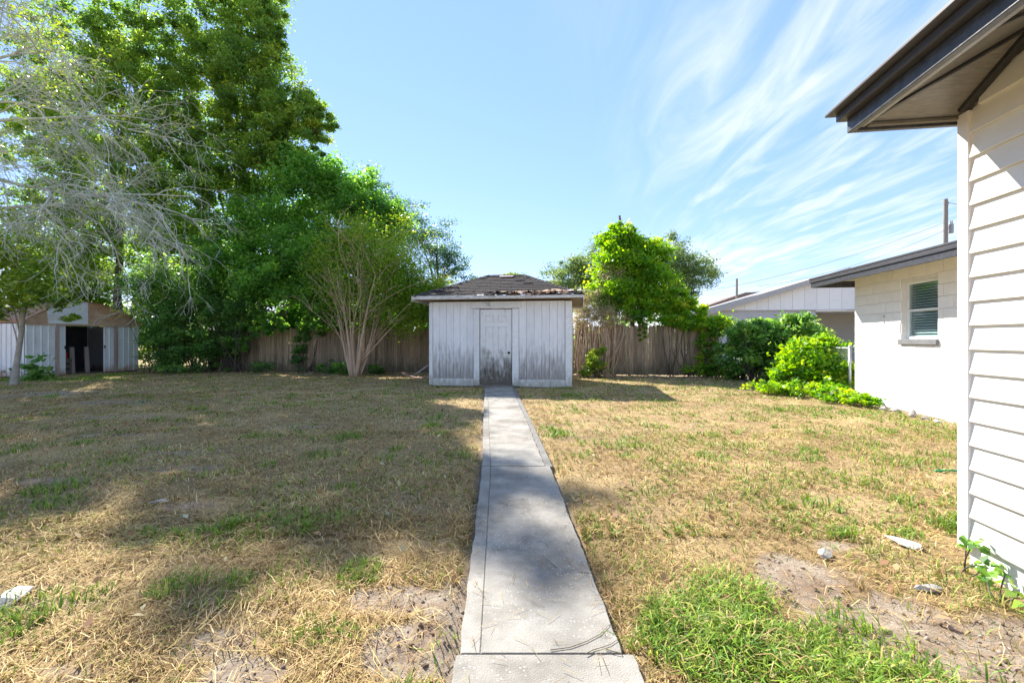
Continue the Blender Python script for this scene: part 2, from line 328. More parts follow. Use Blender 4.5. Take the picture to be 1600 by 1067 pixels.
# ------------------------------------------------------------------ white wooden shed
WHITE_OLD = mat('old_white_paint', (.70, .71, .72), (.80, .81, .82), rough=.75, scale=9, stretch=(1, 1, .3), bump=.25, bscale=40., rnd=.04)
stain(WHITE_OLD, (.20, .175, .15), lo=.05, hi=1.5, amount=.82, scale=11, stretch=(1.6, 1.6, .2), thr=(.45, .62))
WHITE_OLD_TRIM = mat('old_white_trim', (.66, .67, .67), (.79, .8, .8), rough=.75, scale=14, bump=.25, bscale=50., rnd=.05)
stain(WHITE_OLD_TRIM, (.26, .26, .2), lo=.0, hi=.6, amount=.8, scale=9, stretch=(1, 1, .5), thr=(.52, .7))
def shed():
    Lp = Vector((-2.31, 12.83, 0)); T = empty('garden_shed', (Lp.x, Lp.y, 0), TH)
    tag(T, 'weathered white wooden shed with mildewed boards and a torn dark shingle roof', 'shed')
    W = 3.94; D = 2.9; H = 2.36
    ln = mat('shed_lining', (.12, .10, .08), (.2, .16, .12), rough=.9)
    # lining walls just behind the boards
    B = MB(); B.box(.03, W - .03, .03, .05, .06, H); B.box(.03, .05, .05, D - .03, .06, H); B.box(W - .05, W - .03, .05, D - .03, .06, H); B.box(.05, W - .05, D - .05, D - .03, .06, H)
    B.build('lining', ln, T)
    B = MB(); B.box(.02, W - .02, .05, D - .02, -.05, .055); B.build('floor_slab', mat('shed_base', (.3, .29, .26), (.4, .39, .36), rough=.9), T)
    dx0, dx1 = 1.445, 2.325                    # door leaf
    # vertical boards on the front
    def boards(x0, x1, n, z0, z1):
        w = (x1 - x0) / n
        for i in range(n):
            a = x0 + i * w + .003; b = x0 + (i + 1) * w - .003; zz = z0 + random.uniform(-.015, .02); pr = random.uniform(0, .004)
            BB = MB(); 
            # slightly rotten lower edge
            k = 4; V = []; 
            for j in range(k + 1):
                x = a + (b - a) * j / k; zb = zz + random.uniform(0, .018); V += [(x, .0 - pr, zb), (x, .028, zb), (x, .0 - pr, z1), (x, .028, z1)]
            F = []
            for j in range(k):
                o = j * 4; F += [(o, o + 4, o + 6, o + 2), (o + 1, o + 3, o + 7, o + 5), (o, o + 1, o + 5, o + 4), (o + 2, o + 6, o + 7, o + 3)]
            F += [(0, 2, 3, 1), (k * 4, k * 4 + 1, k * 4 + 3, k * 4 + 2)]
            BB.add(V, F); BB.build('board', WHITE_OLD, T)
    boards(.085, 1.265, 6, .19, H - .02); boards(2.53, W - .16, 6, .19, H - .02)
    boards(1.27, 2.525, 3, 2.14, H - .02)
    for side in (0, 1):                        # side and back walls
        for i in range(13):
            y0 = .06 + i * (D - .1) / 13
            B = MB(); x = 0 if side == 0 else W
            B.box(x - (.004 if side == 0 else .026), x + (.026 if side == 0 else .004), y0 + .003, y0 + (D - .1) / 13 - .003, .12, H - .02); B.build('board', WHITE_OLD, T)
    for i in range(18):
        B = MB(); B.box(.06 + i * (W - .12) / 18, .06 + (i + 1) * (W - .12) / 18 - .005, D - .026, D + .003, .12, H - .02); B.build('board', WHITE_OLD, T)
    tr = WHITE_OLD_TRIM
    for (a, b, z0, z1, p) in ((-.02, .08, .02, H - .03, .03), (W - .15, W + .02, .02, H - .03, .032)):
        B = MB(); B.box(a, b, -p, .024, z0, z1); B.build('corner_board', tr, T, bevel=.004)
    B = MB(); B.box(W - .0, W + .028, .026, .13, .02, H - .03); B.build('corner_board', tr, T, bevel=.004)
    for (a, b) in ((.085, 1.262), (2.532, W - .155)):
        B = MB(); B.box(a, b, -.034, .022, .0, .205); B.build('skirt_board', tr, T, bevel=.005)
    # door frame
    for (a, b) in ((1.27, 1.425), (2.345, 2.525)):
        B = MB(); B.box(a, b, -.036, .02, .02, 2.135); B.build('door_casing', tr, T, bevel=.004)
    B = MB(); B.box(1.20, 2.60, -.04, .02, 2.15, 2.335); B.build('header_board', tr, T, bevel=.004)
    B = MB(); B.box(1.40, 2.40, -.05, .1, .0, .045); B.build('threshold', mat('threshold', (.14, .12, .1), (.25, .23, .2), rough=.9), T)
    dm = mat('door_paint', (.70, .71, .70), (.78, .79, .78), rough=.5, scale=5, bump=.05, bscale=60)
    stain(dm, (.085, .07, .05), lo=.0, hi=1.2, amount=.96, scale=4.2, stretch=(1.6, 1, .6), thr=(.40, .56))
    B = MB(); B.box(dx0, dx1, .006, .028, .05, 2.12); d = B.build('door', dm, T, bevel=.004)
    w = dx1 - dx0
    for (z0, z1) in ((.26, .80), (.93, 1.66), (1.77, 1.97)):
        for (f0, f1) in ((.16, .44), (.56, .84)):
            a, b = dx0 + f0 * w, dx0 + f1 * w
            B = MB()
            for (x0, x1, q0, q1) in ((a, b, z0, z0 + .018), (a, b, z1 - .018, z1), (a, a + .018, z0 + .018, z1 - .018), (b - .018, b, z0 + .018, z1 - .018)):
                B.box(x0, x1, -.012, .007, q0, q1)
            B.box(a + .04, b - .04, -.008, .0065, z0 + .04, z1 - .04)
            B.build('panel', dm, d, bevel=.004)
    B = MB()
    B.tube([(dx1 - .075, .008, .93), (dx1 - .075, -.03, .93), (dx1 - .075, -.04, .93), (dx1 - .075, -.06, .93), (dx1 - .075, -.075, .93)], [.032, .03, .012, .03, .018], 12)
    B.build('door_knob', mat('knob', (.02, .02, .02), (.05, .045, .04), rough=.35, metal=.7), d, smooth=True)
    # ---- hip roof
    ov = .40; x0, x1, y0, y1 = -ov, W + .32, -.32, D + .32; ze = 2.47; pit = .44; run = (y1 - y0) / 2
    zr = ze + run * pit; ym = (y0 + y1) / 2; ra, rb = Vector((x0 + run, ym, zr)), Vector((x1 - run, ym, zr))
    c = [Vector((x0, y0, ze)), Vector((x1, y0, ze)), Vector((x1, y1, ze)), Vector((x0, y1, ze))]
    deck = mat('roof_deck', (.20, .13, .08), (.38, .27, .18), rough=.9, scale=5, stretch=(1, 6, 6), bump=.4)
    B = MB(); dz = Vector((0, 0, -.05)); V = c + [ra, rb]; V2 = [p + dz for p in V]
    F = [(0, 1, 5, 4), (1, 2, 5), (2, 3, 4, 5), (3, 0, 4)]
    B.add(V + V2, F + [tuple(i + 6 for i in f[::-1]) for f in F] + [(0, 6, 7, 1), (1, 7, 8, 2), (2, 8, 9, 3), (3, 9, 6, 0)]); roof = B.build('roof', deck, T)
    B = MB(); B.box(x0 + .02, x1 - .02, y0 + .02, y1 - .02, ze - .078, ze - .062); B.build('soffit', mat('soffit_wood', (.30, .22, .15), (.5, .4, .3), rough=.9, scale=8, stretch=(1, 8, 8)), T)
    fm = mat('fascia_white', (.42, .41, .38), (.72, .72, .70), rough=.7, scale=16, stretch=(.5, 1, 1.5), bump=.3, rnd=.06)
    for (a, b, q0, q1) in ((x0 - .02, 1.35, y0 - .025, y0, ), (1.353, x1 + .02, y0 - .03, y0)):
        B = MB(); B.box(a, b, q0, q1, ze - .08, ze + (.012 if a < 0 else -.004)); B.build('fascia', fm, T, bevel=.004)
    B = MB(); B.box(x1, x1 + .022, y0 + .001, y1, ze - .15, ze); B.build('fascia', fm, T, bevel=.004)
    B = MB(); B.box(x0 - .022, x0, y0 + .001, y1, ze - .13, ze); B.build('fascia', fm, T, bevel=.004)
    B = MB(); B.box(x0, x1, y1, y1 + .022, ze - .13, ze); B.build('fascia', fm, T, bevel=.004)
    # drip flashing strip on the right half, bent
    B = MB(); B.prism([Vector((1.42, y0 - .034, ze - .02)), Vector((1.42, y0 - .034, ze + .016)), Vector((1.42, y0 + .05, ze + .045)), Vector((1.42, y0 - .03, ze + .01))], Vector((0, 0, 0)), Vector((.8, 0, -.012))); B.build('drip_edge', mat('drip_edge', (.40, .40, .38), (.58, .58, .55), rough=.5, scale=8), T)
    # shingle courses, tab by tab, on each roof plane
    sh = mat('shingle', (.020, .019, .021), (.062, .055, .053), rough=.95, scale=26, spec=.15, bump=.6, bscale=150, rnd=.22)
    def plane(A, Bp, Cp, Dp, skip=None):       # eave A->B, ridge D->C
        ex = (Bp - A).normalized(); mid = (Dp - A); up = (mid - ex * mid.dot(ex)); Lh = up.length; up.normalize(); nr = ex.cross(up); n = int(Lh / .142); 
        for k in range(n):
            t0 = k / n; t1 = min(1.02, (k + 1.25) / n); B = MB(); P0 = A.lerp(Dp, t0); P1 = Bp.lerp(Cp, t0); ln_ = (P1 - P0).length; s = -random.uniform(0, .3)
            while s < ln_:
                a = max(0, s); b = min(ln_, s + .295)
                gone = bool(skip and skip((P0 + ex * (a + b) / 2), k))
                if gone and B.f: B.build('shingle_course', sh, roof); B = MB()
                if b - a > .03 and not gone:
                    h = (t1 - t0) * Lh; lift = .016 + random.uniform(0, .006); j = random.uniform(-.008, .008)
                    if random.random() < .06: lift += .018
                    q = [P0 + ex * a + up * j, P0 + ex * b + up * j, P0 + ex * b + up * h, P0 + ex * a + up * h]
                    # clip the upper corners to the hips
                    for idx, (e0, e1) in ((2, (Bp, Cp)), (3, (A, Dp))):
                        lim = e0.lerp(e1, min(1, t1)); pr = (q[idx] - lim).dot(ex)
                        if idx == 2 and pr > 0: q[idx] -= ex * pr
                        if idx == 3 and pr < 0: q[idx] -= ex * pr
                    lo = [q[0] + nr * lift, q[1] + nr * lift, q[2] + nr * .004, q[3] + nr * .004]
                    B.add(lo + [lo[0] - nr * .008, lo[1] - nr * .008], [(0, 1, 2, 3), (4, 5, 1, 0), (0, 3, 4), (1, 5, 2)])
                s += .302
            if B.f: B.build('shingle_course', sh, roof)
    rr = random.Random(4)
    def torn(p, k):
        x = p.x
        if x < 1.5: return False
        lim = 1.2 + .9 * math.sin(x * 2.3) ** 2 + (1.0 if x > 2.6 else 0)
        return k < lim and rr.random() < .93
    plane(c[0], c[1], rb, ra, torn); plane(c[1], c[2], rb, rb + Vector((0, 0, 0))); plane(c[2], c[3], ra, rb); plane(c[3], c[0], ra, ra)
    cap = MB()
    for e0, e1 in ((c[0], ra), (c[1], rb), (ra, rb)):
        Lc = (e1 - e0).length; n = max(1, int(Lc / .16)); t = (e1 - e0).normalized()
        sd = t.cross(Vector((0, 0, 1))).normalized()
        for i in range(n):
            p = e0 + t * (i * Lc / n); q = e0 + t * min(Lc, (i + 1.3) * Lc / n); z0 = Vector((0, 0, .040)); z1 = Vector((0, 0, .028))
            dn = Vector((0, 0, -.055)) 
            cap.add([p + z0, q + z1, q + z1 + sd * .12 + dn, p + z0 + sd * .12 + dn, q + z1 - sd * .12 + dn, p + z0 - sd * .12 + dn], [(0, 3, 2, 1), (0, 1, 4, 5)])
    cap.build('ridge_cap', sh, roof)
    # pale patch below the ridge
    up = (ra - c[0]); slope = Vector((0, 1, pit)).normalized(); nrm = Vector((0, -pit, 1)).normalized()
    P = Vector((1.80, ym, zr)) - slope * .24 + nrm * .04
    B = MB(); B.prism([P, P + Vector((.36, 0, 0)), P + Vector((.40, 0, 0)) + slope * .1, P + Vector((-.05, 0, 0)) + slope * .1], nrm * -.015, nrm * .006); B.build('roof_patch', mat('patch', (.35, .28, .28), (.5, .43, .42), rough=.9), roof)
    # torn underlayment and curled shingle scraps along the damaged eave
    sc = [mat('torn_wood', (.38, .2, .12), (.6, .42, .28), rough=.9, scale=9, rnd=.25), mat('torn_felt', (.45, .42, .42), (.66, .62, .6), rough=.9, scale=9, rnd=.2), sh]
    for i in range(40):
        x = random.uniform(1.55, x1 - .25); l = random.uniform(.14, .42); d = random.uniform(.09, .2); yy = y0 + random.uniform(-.075, .14)
        P = Vector((x, yy, ze + (yy - y0) * pit + .028)); kk = 5; V = []
        tw = random.uniform(-.3, .3); lift = random.uniform(-.03, .06); ph = random.uniform(0, 6)
        for j in range(kk + 1):
            f = j / kk; a = P + Vector((l * f, tw * l * f * .4, .018 * math.sin(ph + f * 5)))
            for g in (0, .5, 1): V.append(a + slope * d * (1 - g) + nrm * (lift * g * g + .012 * math.sin(ph * 2 + f * 9 + g * 3)))
        V2 = [v - nrm * .008 for v in V]; n = len(V)
        F = [(j * 3 + g, (j + 1) * 3 + g, (j + 1) * 3 + g + 1, j * 3 + g + 1) for j in range(kk) for g in (0, 1)]
        B = MB(); B.add(V + V2, F + [tuple(q + n for q in f[::-1]) for f in F]); B.build('torn_scrap', sc[(0, 1, 0, 2, 1)[i % 5] if x > 2.2 else 2], roof)
    # hanging bit of trim beside the header
    B = MB(); B.prism([Vector((1.52, -.06, 2.335)), Vector((1.72, -.06, 2.335)), Vector((1.74, -.06, 2.19))], Vector((0, 0, 0)), Vector((0, -.02, 0))); B.build('loose_trim', mat('grey_wood', (.4, .4, .4), (.55, .55, .54), rough=.9), T)
shed()

# ------------------------------------------------------------------ picket fence
def picket_fence():
    T = empty('picket_fence', (0, 16.9, 0), TH); tag(T, 'weathered brown wooden picket fence closing off the back of the yard', 'fence')
    pm = mat('old_picket', (.20, .14, .09), (.42, .32, .215), rough=.95, scale=9, spec=.1, stretch=(3, 3, .22), bump=.7, bscale=30, rnd=.3, detail=9)
    stain(pm, (.06, .065, .04), lo=.0, hi=.9, amount=.7, scale=6, stretch=(1, 1, .4), thr=(.5, .66))
    def picket_mesh(i):
        rr = random.Random(i); w = rr.uniform(.126, .136); h = 1.74; t = .019; B = MB(); ch = rr.uniform(.02, .05); V = []
        poly = [Vector((-w / 2, 0, .02 + rr.uniform(0, .03))), Vector((w / 2, 0, .02 + rr.uniform(0, .03))), Vector((w / 2, 0, h - ch)), Vector((w / 2 - ch, 0, h + rr.uniform(-.02, .01))), Vector((-w / 2 + ch, 0, h)), Vector((-w / 2, 0, h - ch - rr.uniform(0, .03)))]
        B.prism(poly, Vector((0, 0, 0)), Vector((0, -t, 0))); return B.mesh('picket', pm)
    MM = [picket_mesh(i) for i in range(10)]
    x = -12.6; i = 0
    while x < 7.2:
        if not (random.random() < .012):
            hh = random.uniform(.965, 1.025) * (1.0 if x < 1 else 1.05)
            link('picket', MM[i % 10], None, T, (x, -.011 * (i % 2) + random.uniform(-.002, .002), 0), (R(random.uniform(-.5, .5)), R(random.gauss(0, .45)), R(random.uniform(-2, 2))), (1, 1, hh))
        x += .129 + random.uniform(-.002, .004); i += 1
    for z in (.35, 1.42):
        a = -12.6
        while a < 7.1:
            B = MB(); B.box(a, min(a + 2.4, 7.2) - .01, .008, .046, z, z + .085); B.build('rail', pm, T); a += 2.4
    for k in range(9):
        B = MB(); xx = -12.55 + 2.4 * k; B.box(xx - .045, xx + .045, .05, .14, -.1, 1.68); B.build('post', pm, T)
picket_fence()

# ------------------------------------------------------------------ the house on the right
def house():
    A = Vector((2.64, 2.64, 0)); T = empty('house', (A.x, A.y, 0), TH)
    tag(T, 'white house with lapped siding wing, painted block wall and charcoal eaves', 'house')
    sid = mat('vinyl_siding', (.75, .725, .665), (.81, .79, .735), rough=.5, scale=3, spec=.35, bump=.05, bscale=120, rnd=.03); stain(sid, (.5, .45, .36), lo=.1, hi=.9, amount=.5, scale=5, stretch=(1, .4, 1), thr=(.5, .62))
    trim = mat('siding_trim', (.74, .70, .68), (.80, .77, .75), rough=.5, scale=3)
    char = mat('charcoal_paint', (.022, .023, .029), (.06, .062, .072), rough=.42, scale=18, spec=.5, bump=.22, bscale=30)
    smooth = mat('drip_metal', (.042, .041, .048), (.06, .058, .066), rough=.4, scale=3, spec=.5)
    sof = mat('soffit_paint', (.13, .12, .105), (.22, .20, .175), rough=.33, scale=7, spec=.6, stretch=(2, 14, 2), bump=.2, bscale=12)
    dark = mat('soffit_trim', (.02, .02, .024), (.045, .044, .048), rough=.4, scale=9, spec=.5)
    # wing: core, siding boards, corner post, foundation
    ZS = 2.568; PIT = .47; FX, FY = -.59, .085
    LEN = 6.5; WW = 3.63
    core = mat('wall_core', (.5, .48, .45), rough=.8)
    B = MB(); B.box(.03, WW, -LEN, -.03, .0, 2.585); B.prism([Vector((.005, -.05, 2.58)), Vector((.005, -LEN, 2.58)), Vector((.005, -LEN, 2.9)), Vector((.005, -.62, 2.9)), Vector((.005, -.05, 2.64))], Vector((0, 0, 0)), Vector((.02, 0, 0))); B.build('wall', core, T)
    fnd = mat('foundation', (.70, .69, .66), (.8, .79, .76), rough=.8, scale=5, bump=.3)
    B = MB(); B.box(.008, WW, -LEN, -.008, -.08, .17); B.build('foundation', fnd, T)
    ex = .1365; z = .15; k = 0
    while z < 2.83:
        zt = z + ex; y0 = -.045 - max(0, (z - (ZS + FY * PIT) + .03) / PIT); 
        # one lap: kicks out at its foot, curved return
        prof = [(-.004, zt + .012), (-.008, zt - .01), (-.022, z + .022), (-.0255, z + .008), (-.0245, z), (-.008, z + .001), (-.004, z + .012)]
        B = MB(); n = len(prof); V = [Vector((p[0], y0, p[1])) for p in prof] + [Vector((p[0], -LEN, p[1])) for p in prof]
        B.add(V, [(i, (i + 1) % n, n + (i + 1) % n, n + i) for i in range(n)] + [tuple(range(n))[::-1], tuple(range(n, 2 * n))]); B.build('siding_board', sid, T)
        if zt < 2.56:
            prof2 = [(p[1], -p[0]) for p in prof]
            B = MB(); V = [Vector((.05, q, zz)) for zz, q in prof2] + [Vector((WW, q, zz)) for zz, q in prof2]
            B.add(V, [(i, n + i, n + (i + 1) % n, (i + 1) % n) for i in range(n)] + [tuple(range(n)), tuple(range(n, 2 * n))[::-1]]); B.build('siding_board', sid, T)
        z += ex
    B = MB(); B.box(-.03, .0, -.046, .03, .1, ZS + FY * PIT + .0); B.box(.0, .05, .0, .03, .1, ZS + FY * PIT); B.build('corner_post', trim, T, bevel=.004)
    B = MB(); B.box(-.01, .05, -.05, -.01, .11, 2.6); B.build('corner_post', trim, T)
    # hip roof of the wing : underside and top as sloping shells
    x0, x1, y1, y0 = FX, WW + 1.0, FY, -LEN - .5; run = (x1 - x0) / 2
    def hip(zb):
        zr = zb + run * PIT
        return [Vector((x0, y1, zb)), Vector((x0, y0, zb)), Vector((x1, y0, zb)), Vector((x1, y1, zb)), Vector((x0 + run, y1 - run, zr)), Vector((x0 + run, y0 + run, zr))]
    F = [(0, 1, 5, 4), (1, 2, 5), (2, 3, 4, 5), (3, 0, 4)]
    B = MB(); B.add(hip(ZS + .012), F); s_ = B.build('soffit', sof, T)
    B = MB(); V = hip(ZS + .152)
    B.add(V, [f[::-1] for f in F]); B.build('roof', mat('house_shingle', (.09, .09, .09), (.15, .15, .15), rough=.95, scale=30, bump=.5), T)
    def eave(ax, fixed, a, b, sgn, fx0, fx1):
        pass
    # fascia boards (left and far side), lower board rough, upper drip edge smooth and proud
    B = MB(); B.box(x0 - .0, x0 + .034, y0, y1, ZS, ZS + .082); B.build('fascia', char, T, bevel=.004)
    B = MB(); B.box(x0 - .048, x0 + .03, y0, y1 + .03, ZS + .084, ZS + .128); B.build('drip_edge', smooth, T, bevel=.004)
    B = MB(); B.box(x0 - .098, x0 + .03, y0, y1 + .06, ZS + .130, ZS + .150); B.build('drip_edge', smooth, T, bevel=.004)
    B = MB(); B.box(x0 + .0345, x1, y1 - .034, y1 - .001, ZS, ZS + .082); B.build('fascia', char, T, bevel=.004)
    B = MB(); B.box(x0 + .0305, x1, y1 - .03, y1 + .029, ZS + .084, ZS + .128); B.build('drip_edge', smooth, T, bevel=.004)
    # soffit battens : inside the fascia, along the hip, along the wall and across
    def bat(p, q, w, h, m, name='soffit_batten'):
        p = Vector(p); q = Vector(q); t = (q - p).normalized(); s = t.cross(Vector((0, 0, 1))).normalized(); u = s.cross(t)
        B = MB(); B.prism([p - s * w / 2, p + s * w / 2, p + s * w / 2 - u * h, p - s * w / 2 - u * h], Vector((0, 0, 0)), q - p); B.build(name, m, T)
    zs = lambda dx, dy: ZS + .010 + PIT * min(dx, dy)
    bat((x0 + .055, y1 - .045, zs(.055, .05)), (x0 + .055, y0 + .2, zs(.055, 9)), .035, .018, sof)
    bat((x0 + .08, y1 - .08, zs(.08, .08)), (x0 + .72, y1 - .72, zs(.72, .72)), .022, .016, dark)
    for dy in (.88, 1.5, 2.12, 2.74):
        bat((x0 + .075, y1 - dy, zs(.075, 9)), (-.01, y1 - dy, zs(.54, 9)), .022, .014, dark)
    bat((x0 + .09, y1 - .052, zs(9, .052) - .002), (.0, y1 - .052, zs(9, .052) - .002), .03, .016, sof)
    bat((-.04, y1 - .1, zs(9, .1)), (-.04, y1 - .55, zs(9, .55)), .04, .022, dark, 'frieze_trim')
    bat((-.04, y1 - .551, zs(.51, 9)), (-.04, y0 + .2, zs(.51, 9)), .04, .022, dark, 'frieze_trim')
    # ---- main block wall
    XB = 3.596; YE = 7.71; HB = 2.60
    wh = mat('block_paint', (.76, .755, .74), (.83, .825, .81), rough=.7, scale=3, spec=.3, bump=.35, bscale=70, rnd=.02)
    win = (5.43, 6.29, 1.30, 2.33)            # window y0,y1,z0,z1 local
    mort = mat('mortar_paint', (.62, .615, .6), (.72, .715, .7), rough=.85, scale=8)
    B = MB()
    e = .012
    B.box(XB + e, XB + .19, -.2, win[0], -.1, HB); B.box(XB + e, XB + .19, win[1], YE - e, -.1, HB)
    B.box(XB + e, XB + .19, win[0] + .0, win[1], -.1, win[2]); B.box(XB + e, XB + .19, win[0], win[1], win[3], HB)
    B.box(XB + .2, XB + 8, YE - .2, YE - e, -.1, HB); B.box(XB + 7.8, XB + 8, -6, YE - .21, -.1, HB); B.build('wall', mort, T)
    ch = .2; 
    for c_ in range(13):
        z0 = c_ * ch + .004; z1 = min((c_ + 1) * ch - .004, HB - .003); off = 0 if c_ % 2 == 0 else .2
        y = YE - off if off else YE
        segs = []; yy = YE
        if off: segs.append((yy - .2, yy)); yy -= .2
        while yy > 3.6: segs.append((yy - .4, yy)); yy -= .4
        for a, b in segs:
            cut = [(a, b)]
            if z1 > win[2] + .01 and z0 < win[3] - .01:
                cut = [(max(a, win[1]), b), (a, min(b, win[0]))]
            for (p, q) in cut:
                if q - p < .05: continue
                zz0, zz1 = z0, z1
                B = MB(); pr = random.uniform(0, .003); B.box(XB - pr, XB + .1, p + .004, q - .004, zz0, zz1); B.build('block', wh, T, bevel=.005)
    # window
    wy0, wy1, wz0, wz1 = win
    wn = MB(); wf = mat('window_frame', (.72, .73, .73), (.78, .79, .79), rough=.4); fx = XB + .09
    for (a, b, q0, q1) in ((wy0 + .002, wy1 - .002, wz1 - .045, wz1 - .002), (wy0 + .002, wy1 - .002, wz0 + .002, wz0 + .05), (wy0 + .002, wy0 + .04, wz0 + .05, wz1 - .045), (wy1 - .04, wy1 - .002, wz0 + .05, wz1 - .045)):
        wn.box(fx, fx + .06, a, b, q0, q1)
    w = wn.build('window', wf, T, bevel=.003)
    zm = (wz0 + wz1) / 2
    B = MB(); B.box(fx + .012, fx + .05, wy0 + .041, wy1 - .041, zm - .02, zm + .02); B.build('meeting_rail', wf, w, bevel=.003)
    gl = bpy.data.materials.new('window_glass'); gl.use_nodes = True; nt = gl.node_tree; tr = nt.nodes.new('ShaderNodeBsdfTransparent'); g = nt.nodes.new('ShaderNodeBsdfGlossy'); g.inputs['Roughness'].default_value = .02; tr.inputs[0].default_value = (.82, .9, .9, 1)
    ms = nt.nodes.new('ShaderNodeMixShader'); ms.inputs[0].default_value = .09; nt.links.new(tr.outputs[0], ms.inputs[1]); nt.links.new(g.outputs[0], ms.inputs[2]); nt.links.new(ms.outputs[0], nt.nodes['Material Output'].inputs[0])
    for (a, b) in ((wz0 + .051, zm - .021), (zm + .021, wz1 - .046)):
        B = MB(); B.box(fx + .03, fx + .034, wy0 + .041, wy1 - .041, a, b); B.build('pane', gl, w)
    slm = mat('blind_slat', (.72, .76, .76), (.78, .8, .8), rough=.5); zz = wz0 + .07; me = None
    while zz < wz1 - .06:
        if me is None:
            B = MB(); B.box(-.024, .024, wy0 + .045, wy1 - .045, -.0015, .0015); me = B.mesh('slat', slm)
        link('slat', me, None, w, (fx + .066, 0, zz), (0, R(-36), 0)); zz += .047
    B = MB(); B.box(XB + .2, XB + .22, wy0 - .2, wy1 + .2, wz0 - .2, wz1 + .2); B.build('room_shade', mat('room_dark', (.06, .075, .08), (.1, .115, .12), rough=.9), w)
    B = MB(); B.box(XB - .045, XB + .088, wy0 - .03, wy1 + .03, wz0 - .09, wz0 - .001); B.build('sill', mat('sill_grey', (.15, .155, .165), (.2, .2, .21), rough=.6, scale=10, bump=.2), T, bevel=.006)
    # eaves of the block wing, low pitch
    ez = 2.455; ox = XB - .65; oy = YE + .47
    B = MB(); p = .12
    B.add([(ox, -.5, ez + .21), (ox, oy, ez + .21), (XB + 8.6, oy, ez + .21 + .4), (XB + 8.6, -.5, ez + .61)], [(0, 3, 2, 1)]); B.build('roof', MATS['house_shingle'], T)
    B = MB(); B.box(ox + .035, XB + 8.5, -.4, oy - .03, ez + .14, ez + .155); B.build('soffit', mat('eave_under', (.45, .42, .37), (.55, .52, .46), rough=.7), T)
    B = MB(); B.box(ox, ox + .034, .2, oy, ez, ez + .105); B.build('fascia', char, T, bevel=.003)
    B = MB(); B.box(ox - .02, ox + .03, .2, oy + .02, ez + .108, ez + .165); B.build('drip_edge', smooth, T, bevel=.003)
    B = MB(); B.box(ox - .03, ox + .03, .2, oy + .03, ez + .178, ez + .212); B.build('drip_edge', smooth, T, bevel=.003)
    B = MB(); B.box(ox - .004, ox + .03, .2, oy, ez + .166, ez + .177); B.build('drip_line', mat('drip_light', (.5, .5, .5), (.6, .6, .6), rough=.4), T)
    B = MB(); B.box(ox + .035, XB + 8.6, oy - .034, oy - .001, ez, ez + .2); B.build('fascia', char, T, bevel=.003)
    B = MB(); B.box(XB + .002, XB + .02, .2, YE - .02, HB + .0, HB + .01); B.build('frieze_trim', wh, T)
    for i, (y, z) in enumerate(((6.75, 1.62), (6.75, 1.74))):
        B = MB(); B.box(XB - .012, XB - .003, y - .012, y + .012, z - .02, z + .02); B.build('wall_clip', mat('clip', (.35, .33, .3), rough=.7), T)
house()

